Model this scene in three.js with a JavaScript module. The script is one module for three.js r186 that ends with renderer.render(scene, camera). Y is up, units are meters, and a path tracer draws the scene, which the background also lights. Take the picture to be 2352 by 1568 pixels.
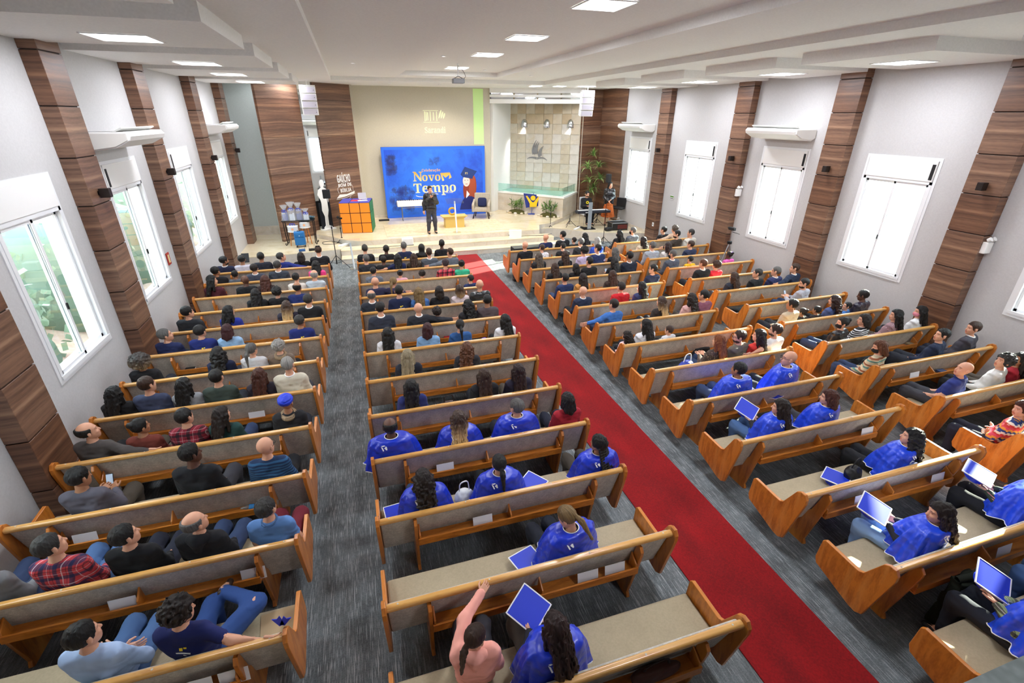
import * as THREE from 'three';
import { mergeGeometries, mergeVertices } from 'three/addons/utils/BufferGeometryUtils.js';
import { RoundedBoxGeometry } from 'three/addons/geometries/RoundedBoxGeometry.js';
import { RectAreaLightUniformsLib } from 'three/addons/lights/RectAreaLightUniformsLib.js';
import { FontLoader } from 'three/addons/loaders/FontLoader.js';
import { TextGeometry } from 'three/addons/geometries/TextGeometry.js';

// ---------------------------------------------------------------- camera, sky, sun, lamps, exposure
const scene = new THREE.Scene();
const renderer = new THREE.WebGLRenderer({ antialias: true });
renderer.toneMapping = THREE.LinearToneMapping;
renderer.toneMappingExposure = 2.75;
renderer.shadowMap.enabled = true;
RectAreaLightUniformsLib.init();
const camera = new THREE.PerspectiveCamera(70.98, 1.5, 0.1, 200);
camera.position.set(0, 4.46, 0);
camera.rotation.order = 'YXZ';
camera.rotation.set(-0.43978, -0.30484, 0.00453);
scene.background = new THREE.Color().setRGB(0.86, 0.94, 1.0);       // bright hazy sky
scene.backgroundIntensity = 3.6;
const sun = new THREE.DirectionalLight(new THREE.Color().setRGB(1.0, 0.9, 0.74), 17);
sun.position.set(3.35 + 30, 12.4, -9 - 11); sun.target.position.set(3.35, 0, -9);
sun.castShadow = true; sun.shadow.radius = 1.2; sun.shadow.mapSize.set(2048, 2048);
Object.assign(sun.shadow.camera, { left: -16, right: 16, top: 14, bottom: -14, near: 1, far: 80 });
scene.add(sun, sun.target);
const PANEL = 30;                                                    // radiance of a ceiling light panel

// ---------------------------------------------------------------- helpers
let seed = 7;
const rnd = (a = 1, b) => { seed = (seed * 1664525 + 1013904223) >>> 0; const t = seed / 4294967296; return b === undefined ? t * a : a + (b - a) * t; };
const used = new Map();
function numbered(name) { const n = used.get(name) || 0; used.set(name, n + 1); return n ? `${name}_${String(n).padStart(3, '0')}` : name; }
const V = (x, y, z) => new THREE.Vector3(x, y, z);
function sh(o) { o.castShadow = o.receiveShadow = true; return o; }
function merge(list) {
  const g = list.flat().filter(Boolean).map((k) => { const c = k.index ? k.toNonIndexed() : k.clone(); for (const a of Object.keys(c.attributes)) if (!['position', 'normal', 'uv'].includes(a)) c.deleteAttribute(a); return c; });
  return g.length === 1 ? g[0] : mergeGeometries(g);
}
function put(name, geo, mat, parent) {                                 // a part (or, with parent = scene, a one-mesh thing)
  const m = sh(new THREE.Mesh(Array.isArray(geo) ? merge(geo) : geo, mat));
  m.name = parent === scene ? numbered(name) : name; parent.add(m); return m;
}
function tag(o, label, category, group) { o.userData.label = label; o.userData.category = category; if (group) o.userData.group = group; return o; }
function thing(name, label, category, pos = [0, 0, 0], turn = 0, group) {
  const o = new THREE.Group(); o.name = numbered(name); o.position.set(...pos); o.rotation.y = turn; scene.add(o);
  return tag(o, label, category, group);
}
function one(name, geo, mat, label, category, pos = [0, 0, 0], turn = 0, group) {
  const m = put(name, geo, mat, scene); m.position.set(...pos); m.rotation.y = turn; return tag(m, label, category, group);
}
function struct(name, geo, mat, parent = scene) {
  const m = put(name, geo, mat, parent); if (parent === scene) m.userData.kind = 'structure'; return m;
}
function sgroup(name) { const o = new THREE.Group(); o.name = numbered(name); o.userData.kind = 'structure'; scene.add(o); return o; }
const box = (w, h, d, x = 0, y = 0, z = 0) => new THREE.BoxGeometry(w, h, d).translate(x, y, z);
const bb = (x0, x1, y0, y1, z0, z1) => box(x1 - x0, y1 - y0, z1 - z0, (x0 + x1) / 2, (y0 + y1) / 2, (z0 + z1) / 2);
const rbox = (w, h, d, r, x = 0, y = 0, z = 0, seg = 2) => new RoundedBoxGeometry(w, h, d, seg, r).translate(x, y, z);
const cyl = (r0, r1, h, x = 0, y = 0, z = 0, n = 14) => new THREE.CylinderGeometry(r1, r0, h, n).translate(x, y + h / 2, z);
const sph = (r, x = 0, y = 0, z = 0, n = 12) => new THREE.SphereGeometry(r, n, Math.max(6, n * 0.7 | 0)).translate(x, y, z);
function bar(a, b, r, n = 8, r2 = r) {                                 // straight rod from a to b
  const A = V(...a), B = V(...b), d = B.clone().sub(A), L = d.length();
  const g = new THREE.CylinderGeometry(r2, r, L, n).translate(0, L / 2, 0);
  return g.applyQuaternion(new THREE.Quaternion().setFromUnitVectors(V(0, 1, 0), d.normalize())).translate(...a);
}
const tube = (pts, r, seg = 24, n = 6, closed = false) => new THREE.TubeGeometry(new THREE.CatmullRomCurve3(pts.map((p) => V(...p)), closed), seg, r, n, closed);
function prism(pts, depth, bevel = 0.004) {                            // outline in x,y pushed out along z
  const s = new THREE.Shape(pts.map((p) => new THREE.Vector2(...p)));
  return new THREE.ExtrudeGeometry(s, { depth: depth - 2 * bevel, bevelEnabled: bevel > 0, bevelSize: bevel, bevelThickness: bevel, bevelSegments: 2, curveSegments: 6 }).translate(0, 0, bevel);
}
function plan(pts, y0, y1) {                                          // floor plan polygon in x,z raised from y0 to y1
  const s = new THREE.Shape(pts.map(([x, z]) => new THREE.Vector2(x, -z)));
  return new THREE.ExtrudeGeometry(s, { depth: y1 - y0, bevelEnabled: false, curveSegments: 8 }).rotateX(-Math.PI / 2).translate(0, y0, 0);
}
function uvm(g, k = 1, swap = false) {                                // uv in metres, by the way each face points
  if (Array.isArray(g)) g = merge(g); else if (g.index) g = g.toNonIndexed();
  const p = g.attributes.position, n = g.attributes.normal, uv = new Float32Array(p.count * 2);
  for (let i = 0; i < p.count; i++) {
    const ax = Math.abs(n.getX(i)), ay = Math.abs(n.getY(i)), az = Math.abs(n.getZ(i));
    let u, v;
    if (ax >= ay && ax >= az) { u = p.getZ(i); v = p.getY(i); } else if (ay >= az) { u = p.getX(i); v = p.getZ(i); } else { u = p.getX(i); v = p.getY(i); }
    uv[2 * i] = (swap ? v : u) * k; uv[2 * i + 1] = (swap ? u : v) * k;
  }
  g.setAttribute('uv', new THREE.BufferAttribute(uv, 2)); return g;
}
// periodic value noise
const perm = new Uint8Array(512); { const a = [...Array(256).keys()]; for (let i = 255; i > 0; i--) { const j = rnd(i + 1) | 0; [a[i], a[j]] = [a[j], a[i]]; } for (let i = 0; i < 512; i++) perm[i] = a[i & 255]; }
const fade = (t) => t * t * (3 - 2 * t);
function vn(x, y, px = 256, py = 256) {
  const xi = Math.floor(x), yi = Math.floor(y), fx = fade(x - xi), fy = fade(y - yi);
  const h = (a, b) => perm[perm[((a % px) + px) % px] + (((b % py) + py) % py)] / 255;
  return (h(xi, yi) * (1 - fx) + h(xi + 1, yi) * fx) * (1 - fy) + (h(xi, yi + 1) * (1 - fx) + h(xi + 1, yi + 1) * fx) * fy;
}
function vn3(x, y, z) {
  const xi = Math.floor(x), yi = Math.floor(y), zi = Math.floor(z), fx = fade(x - xi), fy = fade(y - yi), fz = fade(z - zi);
  const h = (a, b, c) => perm[perm[perm[a & 255] + (b & 255)] + (c & 255)] / 255;
  const l = (a, b, t) => a + (b - a) * t;
  return l(l(l(h(xi, yi, zi), h(xi + 1, yi, zi), fx), l(h(xi, yi + 1, zi), h(xi + 1, yi + 1, zi), fx), fy), l(l(h(xi, yi, zi + 1), h(xi + 1, yi, zi + 1), fx), l(h(xi, yi + 1, zi + 1), h(xi + 1, yi + 1, zi + 1), fx), fy), fz);
}
function tex(w, h, f, { srgb = true, rep = [1, 1] } = {}) {
  const d = new Uint8Array(w * h * 4);
  for (let y = 0; y < h; y++) for (let x = 0; x < w; x++) {
    const c = f(x / w, y / h, x, y), i = 4 * (y * w + x);
    for (let k = 0; k < 3; k++) d[i + k] = Math.max(0, Math.min(255, c.length ? c[k] : c)); d[i + 3] = 255;
  }
  const t = new THREE.DataTexture(d, w, h); t.wrapS = t.wrapT = THREE.RepeatWrapping; t.magFilter = THREE.LinearFilter; t.minFilter = THREE.LinearMipmapLinearFilter; t.generateMipmaps = true;
  if (srgb) t.colorSpace = THREE.SRGBColorSpace; t.repeat.set(...rep); t.needsUpdate = true; return t;
}
function ctex(w, h, draw) { const c = document.createElement('canvas'); c.width = w; c.height = h; const x = c.getContext('2d'); draw(x, w, h); const t = new THREE.CanvasTexture(c); t.colorSpace = THREE.SRGBColorSpace; return t; }
const mix = (a, b, t) => a.map((v, i) => v + (b[i] - v) * t);
const std = (color, roughness = 0.7, o = {}) => new THREE.MeshStandardMaterial({ color, roughness, ...o });
const phy = (color, roughness = 0.5, o = {}) => new THREE.MeshPhysicalMaterial({ color, roughness, ...o });

// ---------------------------------------------------------------- materials
function grainTex(dark, base, light, lines, along = 'u') {
  return tex(512, 512, (u, v) => {
    const a = along === 'u' ? u : v, b = along === 'u' ? v : u;
    const w = vn(a * 4, b * 8, 4, 8) * 0.05;
    let g = 0.5 * vn(a * 6, (b + w) * lines, 6, lines) + 0.3 * vn(a * 12, (b + w) * lines * 2, 12, lines * 2) + 0.2 * vn(a * 40, b * lines * 4, 40, lines * 4);
    const s = vn(a * 2, (b + w) * lines * 0.5, 2, lines >> 1);
    let c = mix(dark, base, Math.min(1, g * 1.7)); c = mix(c, light, Math.max(0, s - 0.62) * 1.6);
    return c;
  });
}
const oakT = grainTex([148, 80, 24], [204, 124, 44], [224, 154, 78], 32, 'u'), railT = grainTex([188, 126, 56], [218, 164, 88], [234, 190, 124], 24, 'u');
const walT = tex(512, 512, (u, v) => {
  const w = vn(u * 2, v * 6, 2, 6) * 0.04, g = 0.5 * vn(u * 2, (v + w) * 36, 2, 36) + 0.3 * vn(u * 3, (v + w) * 80, 3, 80) + 0.2 * vn(u * 20, v * 160, 20, 160), s = vn(u * 1 + 7, (v + w) * 18, 1, 18);
  return mix(mix([84, 58, 45], [136, 102, 80], Math.min(1, g * 1.3)), [190, 154, 122], Math.max(0, s - 0.76) * 1.9 * g * 2);
});
const M = {};
M.oak = phy(0xffffff, 0.36, { map: oakT, clearcoat: 0.35, clearcoatRoughness: 0.25 });
M.oakRail = phy(0xffffff, 0.28, { map: railT, clearcoat: 0.5, clearcoatRoughness: 0.2 });
M.walnut = phy(0xffffff, 0.42, { map: walT, clearcoat: 0.12, clearcoatRoughness: 0.3 });
M.walnut2 = phy(0xe6d8cc, 0.42, { map: walT, clearcoat: 0.12, clearcoatRoughness: 0.3 });
M.walnutDark = std(0x2e1f17, 0.7);
const fabT = tex(256, 256, (u, v) => { const a = vn(u * 10, v * 10, 10, 10), b = vn(u * 40, v * 40, 40, 40), c = vn(u * 128, v * 128, 128, 128); const k = 0.8 + 0.1 * a + 0.1 * b + 0.14 * c; return [k * 240, k * 238, k * 232]; });
M.fabric = phy(0xd2cec7, 0.95, { map: fabT, sheen: 0.3, sheenRoughness: 0.6 });
M.seat = phy(0xe2d8c2, 0.9, { map: tex(128, 128, (u, v) => { const k = 0.92 + 0.03 * vn(u * 8, v * 8, 8, 8) + 0.05 * vn(u * 64, v * 64, 64, 64); return [k * 212, k * 205, k * 190]; }), sheen: 0.2 });
M.white = std(0xf2f2f0, 0.45);
M.alu = std(0xeceef0, 0.35);
const plasT = tex(256, 256, (u, v) => { const k = 0.97 + 0.03 * vn(u * 60, v * 60, 60, 60); return [k * 255, k * 255, k * 255]; });
M.plaster = std(0xc8c7c7, 0.9, { map: plasT });
M.plasterCool = std(0xc2c9c4, 0.9, { map: plasT });
M.ceil = std(0xf0efec, 0.92, { map: plasT });
M.cream = std(0xcec8b6, 0.88, { map: plasT });
// carpet tiles with pale broken streaks running towards the stage
const carT = tex(1024, 1024, (u, v, x, y) => {
  const k = 0.75 + 0.25 * vn(u * 18, v * 12, 18, 12) + 0.2 * (vn(u * 256, v * 256, 256, 256) - 0.5);
  let c = [116 * k, 123 * k, 125 * k];
  const lane = Math.floor(u * 340), st = vn(lane * 7.31 + 0.5, v * 22, 256, 22), gate = vn(lane * 3.7 + 9.5, v * 7, 256, 7);
  if (st > 0.52) c = mix(c, [188, 192, 192], Math.min(1, (st - 0.52) * 2.2) * (0.25 + gate * 0.75));
  return c;
});
M.carpet = std(0xffffff, 0.98, { map: carT, bumpMap: carT, bumpScale: 0.002 });
M.red = phy(0xffffff, 0.97, { map: tex(256, 256, (u, v) => { const k = 0.82 + 0.18 * vn(u * 9, v * 3, 9, 3) + 0.22 * (vn(u * 180, v * 180, 180, 180) - 0.5); return [152 * k, 9 * k, 16 * k]; }), sheen: 0.15 });
const marT = (a, b, n) => tex(512, 512, (u, v) => { const w = vn(u * 5 + 3, v * 5, 5, 5), k = vn(u * 8 + w * 1.5, v * 8 + w, 8, 8), f = vn(u * 50, v * 50, 50, 50), s = Math.pow(1 - Math.abs(vn(u * 6 + w * 2 + n, v * 14 + w * 2, 6, 14) * 2 - 1), 10); let c = mix(a, b, 0.6 * k + 0.25 * f); return mix(c, [196, 168, 120], s * 0.25); });
M.marble = phy(0xffffff, 0.22, { map: marT([222, 206, 170], [244, 234, 208], 1), clearcoat: 0.4, clearcoatRoughness: 0.1 });
M.riser = phy(0xffffff, 0.3, { map: marT([196, 186, 172], [226, 218, 206], 4) });
M.stone = [[232, 224, 208], [226, 214, 192], [238, 232, 222], [214, 194, 162]].map((c, i) => std(0xffffff, 0.85, { map: marT(c.map((v) => v * 0.86), c, i), bumpMap: marT([90, 90, 90], [170, 170, 170], i), bumpScale: 0.004 }));
M.chrome = std(0xd8dadc, 0.12, { metalness: 1 });
M.steel = std(0x9a9c9f, 0.3, { metalness: 1 });
M.blackMetal = std(0x17171a, 0.5, { metalness: 0.4 });
M.black = std(0x121214, 0.6);
M.mirror = std(0xe8ecec, 0.03, { metalness: 1 });
M.glass = phy(0xeef6f6, 0.02, { transmission: 1, thickness: 0, ior: 1.45 });
M.tealGlass = phy(0xe6f7f3, 0.02, { transmission: 1, thickness: 0, ior: 1.45 });
M.acrylic = phy(0xf4f8fa, 0.04, { transmission: 1, thickness: 0, ior: 1.4 });
M.paper = std(0xe9e9ec, 0.8);
M.panelGlow = std(0xffffff, 0.6, { emissive: 0xffffff, emissiveIntensity: 2.2 });

// ---------------------------------------------------------------- room shell
const XL = -3.87, XR = 10.57, ZF = -21.5, ZB = 4, S = 0.52, WG = 0.36;
const WZ = [[-4.84, -3.45], [-8.15, -6.75], [-11.12, -9.72], [-14.5, -13.05], [-18.1, -16.65]];   // window spans along each side wall
const PZ = [-2.4, -5.5, -8.6, -11.72, -15.44, -18.65];                                             // near edges of the pilasters
struct('floor', uvm(bb(XL - 0.3, XR + 0.3, -0.2, 0, -24, ZB + 0.3), 0.5), M.carpet);
const runner = one('carpet_runner', uvm(rbox(0.96, 0.012, 17.4, 0.005, 3.34, 0.006, -7.7), 0.6), M.red, 'long red carpet runner leading up the aisle to the steps', 'carpet');
function sideWall(name, xi, s) {
  const x0 = Math.min(xi, xi + s * 0.25), x1 = Math.max(xi, xi + s * 0.25), parts = [bb(x0, x1, 0, 1.4, -24, ZB + 0.25), bb(x0, x1, 3.72, 6.1, -24, ZB + 0.25)];
  let z = ZB + 0.25;
  for (const [a, b] of WZ) { parts.push(bb(x0, x1, 1.4, 3.72, b, z)); z = a; }
  parts.push(bb(x0, x1, 1.4, 3.72, -24, z));
  struct(name, uvm(parts), M.plaster);
}
sideWall('wall_left', XL, -1); sideWall('wall_right', XR, 1);
struct('wall_rear', uvm(bb(XL - 0.25, XR + 0.25, 0, 6.1, ZB, ZB + 0.25)), M.plaster);
struct('wall_back', uvm([bb(XL - 0.25, -2.6, 0, 6.1, -20.35, -20.1), bb(-2.62, -2.5, 0, 6.1, -20.35, -18.95)]), M.plasterCool);
struct('wall_screen', uvm([bb(0.1, 5.75, 0, 6.1, ZF - 0.25, ZF)]), M.cream);
// ceiling in three levels with a stepped tray over the nave
struct('ceiling', uvm([
  bb(XL - 0.25, -0.35, 5.5, 6.1, -24.2, ZB + 0.25), bb(7.05, XR + 0.25, 5.5, 6.1, -24.2, ZB + 0.25), bb(-0.35, 7.05, 5.5, 6.1, -24.2, -18.6),
  bb(-0.35, 1.75, 5.62, 6.1, -18.6, ZB + 0.25), bb(4.95, 7.05, 5.62, 6.1, -18.6, ZB + 0.25), bb(1.75, 4.95, 5.62, 6.1, -18.6, -17.5), bb(1.75, 4.95, 5.76, 6.1, -17.5, ZB + 0.25),
]), M.ceil);
const boxZ = { l: [[-5.6, -3.2], [-8.9, -6.5], [-12.05, -9.8], [-15.2, -13.0], [-18.1, -16.1]], r: [[-4.7, -2.6], [-8.0, -5.7], [-10.7, -8.6], [-13.5, -11.5], [-16.3, -14.4]] };
for (const [a, b] of boxZ.l) struct('trim_1', uvm(bb(XL, -1.3, 5.32, 5.5, a, b)), M.ceil);
for (const [a, b] of boxZ.r) struct('trim_2', uvm(bb(8.0, XR, 5.32, 5.5, a, b)), M.ceil);

// ceiling light panels: a glowing plate in a frame, with an area light of the same size just below
function panel(x, y, z, w, label, power = PANEL) {
  const t = thing('ceiling_light', label, 'ceiling light', [x, y, z], 0, 'square ceiling light panels');
  const f = 0.02; put('frame', [bb(-w / 2 - f, w / 2 + f, -0.012, 0, -w / 2 - f, -w / 2), bb(-w / 2 - f, w / 2 + f, -0.012, 0, w / 2, w / 2 + f), bb(-w / 2 - f, -w / 2, -0.012, 0, -w / 2, w / 2), bb(w / 2, w / 2 + f, -0.012, 0, -w / 2, w / 2)], M.white, t);
  put('diffuser', bb(-w / 2, w / 2, -0.008, -0.001, -w / 2, w / 2), M.panelGlow, t);
  const l = new THREE.RectAreaLight(0xf4f6ff, power, w, w); l.position.set(0, -0.02, 0); l.rotation.x = -Math.PI / 2; t.add(l);
}
const ord = ['first', 'second', 'third', 'fourth', 'fifth', 'sixth', 'seventh', 'eighth', 'ninth', 'tenth', 'eleventh', 'twelfth', 'thirteenth', 'fourteenth'];
[-16.2, -12.6, -9.75, -6.7, -3.0, 1.2].forEach((z, i) => panel(3.32, 5.755, z, 0.62, `square light panel in the central ceiling tray, ${ord[i]} from the stage`));
[-17.1, -14.2, -11.45, -8.05, -4.6].forEach((z, i) => panel(-2.5, 5.318, z, 0.66, `square light panel on the dropped ceiling box by the left wall, ${ord[i]} from the stage`, 15));
[-15.4, -12.5, -9.65, -7.0, -3.6].forEach((z, i) => panel(9.2, 5.318, z, 0.66, `square light panel on the dropped ceiling box by the right wall, ${ord[i]} from the stage`, 15));
[[-2.6, -19.3], [-1.6, -19.0], [7.0, -19.4], [7.9, -19.2], [9.0, -19.0], [9.4, -18.2]].forEach(([x, z], i) => panel(x, 5.495, z, 0.4, `small square light panel over the ${i < 2 ? 'left' : 'right'} stage wing, number ${ord[i < 2 ? i : i - 2]} from the left`, 15));
const dlGeo = [new THREE.TorusGeometry(0.055, 0.012, 6, 16).rotateX(Math.PI / 2), cyl(0.05, 0.05, 0.008, 0, -0.004, 0, 16)];
[[0.6, -17.9, 5.62], [0.3, -14.0, 5.62], [2.4, -13.2, 5.76], [4.4, -18.9, 5.5], [1.6, -19.6, 5.5], [3.4, -19.8, 5.5], [5.7, -16.2, 5.62], [4.3, -16.6, 5.76]].forEach(([x, z, y], i) => {
  const t = thing('downlight', `tiny round recessed downlight near the stage, ${ord[i]} of eight`, 'downlight', [x, y - 0.004, z], 0, 'recessed downlights');
  put('ring', dlGeo[0], M.white, t); put('lens', dlGeo[1], M.panelGlow, t);
  const l = new THREE.SpotLight(0xfff2dc, 5.5, 0, 1.1, 0.5); l.position.y = -0.03; l.target.position.set(0, -3, -0.6); l.castShadow = true; l.shadow.radius = 3; t.add(l, l.target);
});

// windows: frame, two sliding sashes with panes, shutter box
let wn = 0;
function windowAt(xi, s, z0, z1, open) {
  const g = sgroup(`window_${++wn}`), x = xi + s * 0.03, w = z1 - z0, y0 = 1.4, y1 = 3.72, yb = 3.34, f = 0.05;
  put('frame', uvm([bb(x - 0.05, x + 0.05, y0, yb, z0, z0 + f), bb(x - 0.05, x + 0.05, y0, yb, z1 - f, z1), bb(x - 0.06, x + 0.06, y0, y0 + f, z0, z1), bb(x - 0.05, x + 0.05, yb - f, yb, z0, z1),
    bb(xi - 0.012, xi + 0.012, y0 - 0.05, y1 + 0.05, z0 - 0.05, z0), bb(xi - 0.012, xi + 0.012, y0 - 0.05, y1 + 0.05, z1, z1 + 0.05), bb(xi - 0.012, xi + 0.012, y1, y1 + 0.05, z0, z1), bb(xi - 0.02, xi + 0.012, y0 - 0.05, y0, z0, z1)]), M.alu, g);
  put('shutter_box', rbox(0.2, y1 - yb, w - 0.03, 0.012, xi + s * 0.07, (yb + y1) / 2, (z0 + z1) / 2), M.white, g);
  put('shutter_box_end', bb(xi - s * 0.035 - 0.003, xi - s * 0.035 + 0.003, yb + 0.04, y1 - 0.06, z1 - 0.09, z1 - 0.03), M.black, g);
  const zm = (z0 + z1) / 2;
  [[z0 + f, zm + 0.03, 0.018], [zm - 0.03, z1 - f, -0.018]].forEach(([a, b, o]) => {
    const sx = x + s * o, r = 0.045;
    const sash = put('sash', [bb(sx - 0.015, sx + 0.015, y0 + f, yb - f, a, a + r), bb(sx - 0.015, sx + 0.015, y0 + f, yb - f, b - r, b), bb(sx - 0.015, sx + 0.015, y0 + f, y0 + f + r, a, b), bb(sx - 0.015, sx + 0.015, yb - f - r, yb - f, a, b)], M.alu, g);
    put('pane', bb(sx - 0.003, sx + 0.003, y0 + f + r, yb - f - r, a + r, b - r), M.glass, sash);
  });
  put('latch', rbox(0.02, 0.09, 0.018, 0.004, x - s * 0.045, 2.15, zm - 0.01), M.blackMetal, g);
}
for (const [a, b] of WZ) windowAt(XL, -1, a, b);
for (const [a, b] of WZ) windowAt(XR, 1, a, b);

// walnut pilasters built from grooved blocks
const blk = uvm(rbox(0.21, 0.636, 0.6, 0.006, 0, 0.318, 0, 1), 0.9, false);
let pn = 2;
function pilaster(xc, zc, w = 0.6, y0 = 0, turn = 0) {
  const g = sgroup(`trim_${++pn}`); g.position.set(xc, 0, zc); g.rotation.y = turn;
  put('core', bb(-0.085, 0.085, y0, 5.5, -0.28 * w / 0.6, 0.28 * w / 0.6), M.walnutDark, g);
  for (let i = 0, y = y0; y < 5.4; i++, y += 0.652) { const b = put('block', blk, i % 3 === 1 ? M.walnut2 : M.walnut, g); b.position.y = y; b.scale.z = w / 0.6; if (y + 0.636 > 5.5) b.scale.y = (5.5 - y) / 0.636; }
}
for (const z of PZ) { pilaster(XL + 0.105, z - 0.3, 0.6, z < -18 ? WG : 0); if (z > -18) pilaster(XR - 0.105, z - 0.3); }

// dark wall sconces on the pilasters
const scG = [rbox(0.13, 0.13, 0.1, 0.006), rbox(0.02, 0.06, 0.05, 0.004)];
for (const [s, xx, names] of [[1, XL + 0.21, 'left'], [-1, XR - 0.21, 'right']]) PZ.slice(1).forEach((z, i) => {
  if (s > 0 && i === 0) return; if (s < 0 && i === 4) return;
  const t = thing('wall_sconce', `dark square wall sconce on a walnut pilaster of the ${names} wall, ${ord[4 - i]} from the stage`, 'wall sconce', [xx + s * 0.085, 3.4, z - 0.28], 0, 'wall sconces');
  put('housing', scG[0], std(0x241a17, 0.45, { metalness: 0.3 }), t); const m = put('bracket', scG[1], M.blackMetal, t); m.position.x = -s * 0.075;
});

// ---------------------------------------------------------------- stage
const stagePts = [[-0.15, -17.36], [6.55, -17.36], [6.85, -18.2], [7.45, -18.45], [8.45, -19.45], [9.3, -20.4], [8.6, -23.4], [0, -23.4], [0, -21.2], [-1.62, -19.6], [-1.6, -18.95], [-1.02, -18.3], [-0.55, -17.62]];
const stg = sgroup('floor_stage');
put('platform', uvm(plan(stagePts, 0, S - 0.02), 0.5), M.riser, stg); put('top_slab', uvm(plan(stagePts, S - 0.02, S), 0.5), M.marble, stg);
const wingL = [[XL, -16.75], [-2.9, -16.75], [-0.78, -17.0], [-0.5, -17.6], [-1.02, -18.35], [-1.62, -19.0], [-1.7, -19.9], [-2.85, -20.3], [XL, -20.3]];
const wingR = [[6.8, -18.25], [7.43, -18.2], [7.8, -17.9], [8.15, -17.55], [8.72, -17.03], [9.38, -16.72], [XR, -16.3], [XR, -21.6], [9.3, -21.6], [8.45, -19.5], [7.45, -18.5]];
for (const [n, w] of [['wing', wingL], ['wing', wingR]]) { put('wing', uvm(plan(w, 0, WG - 0.02), 0.5), M.riser, stg); put('wing_slab', uvm(plan(w, WG - 0.02, WG), 0.5), M.marble, stg); }
// steps in slabs
const steps = sgroup('floor_steps');
[[0.17, -16.38], [0.34, -16.85]].forEach(([h, z], k) => {
  for (let i = 0; i < 7; i++) { const x0 = -0.74 + i * 1.15, x1 = Math.min(7.3 - k * 0.35, x0 + 1.146); put('riser', uvm(bb(x0, x1, 0, h - 0.022, z - 0.5, z), 0.5), M.riser, steps); put('tread', uvm(bb(x0, x1, h - 0.02, h, z - 0.53, z + 0.012), 0.5), M.marble, steps); }
});
// skirting of the stage walls
struct('baseboard_stage', uvm([bb(0.22, 5.75, S, S + 0.1, ZF, ZF + 0.02), bb(XL, -2.6, WG, WG + 0.32, -20.1, -20.06), bb(XR - 0.02, XR, WG, WG + 0.12, -18.6, -15.8)]), M.riser);

// splayed panels: a strip of wall between two plan points
function strip(name, a, b, y0, y1, th, mat, rows, parent) {
  const dx = b[0] - a[0], dz = b[1] - a[1], L = Math.hypot(dx, dz), g = parent || sgroup(name), ang = Math.atan2(-dz, dx);
  const out = [];
  rows.forEach(([r0, r1], i) => { const m = put('plank', uvm(bb(0, L, r0 + 0.004, r1 - 0.004, -th, 0), 0.7), Array.isArray(mat) ? mat[i % mat.length] : mat, g); m.position.set(a[0], 0, a[1]); m.rotation.y = ang; out.push(m); });
  if (rows.length > 1) { const c = put('core', bb(0.02, L - 0.02, y0, y1, -th - 0.01, -th + 0.04), M.walnutDark, g); c.position.set(a[0], 0, a[1]); c.rotation.y = ang; }
  return g;
}
const rowsW = (y0) => [[y0, 1.52], [1.52, 2.62], [2.62, 3.78], [3.78, 4.95], [4.95, 5.5]];
strip('wall_walnut', [-2.68, -18.65], [-1.5, -19.63], WG, 5.5, 0.12, [M.walnut, M.walnut2], rowsW(WG));
strip('wall_walnut', [-1.02, -20.03], [0.22, -21.06], S, 5.5, 0.12, [M.walnut2, M.walnut], rowsW(S));
strip('wall_mirror', [-1.5, -19.69], [-1.02, -20.09], S, 5.5, 0.03, M.mirror, [[S, 5.5]]);
struct('wall_splay', uvm(new THREE.BoxGeometry(3.5, 6.1, 0.15).rotateY(Math.atan2(2.41, 2.9)).translate(-1.22 - 0.2, 3.05, -19.86 - 0.24)), M.plaster);
struct('wall_return', uvm(bb(0.1, 0.3, 0, 6.1, -21.7, -21.1)), M.cream);
// right of the stage: walnut wall behind the plant
strip('wall_walnut', [9.62, -20.75], [XR, -20.75], WG, 5.5, 0.12, [M.walnut, M.walnut2], [[WG, 1.3], [1.3, 2.0], [2.0, 2.7], [2.7, 3.4], [3.4, 4.1], [4.1, 4.8], [4.8, 5.5]]);
strip('wall_walnut', [XR - 0.03, -20.7], [XR - 0.03, -18.6], WG, 5.5, 0.1, [M.walnut2, M.walnut], [[WG, 1.3], [1.3, 2.0], [2.0, 2.7], [2.7, 3.4], [3.4, 4.1], [4.1, 4.8], [4.8, 5.5]]);
struct('wall_end', uvm([bb(9.5, XR + 0.25, 0, 6.1, -21.2, -20.88)]), M.plaster);

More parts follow.
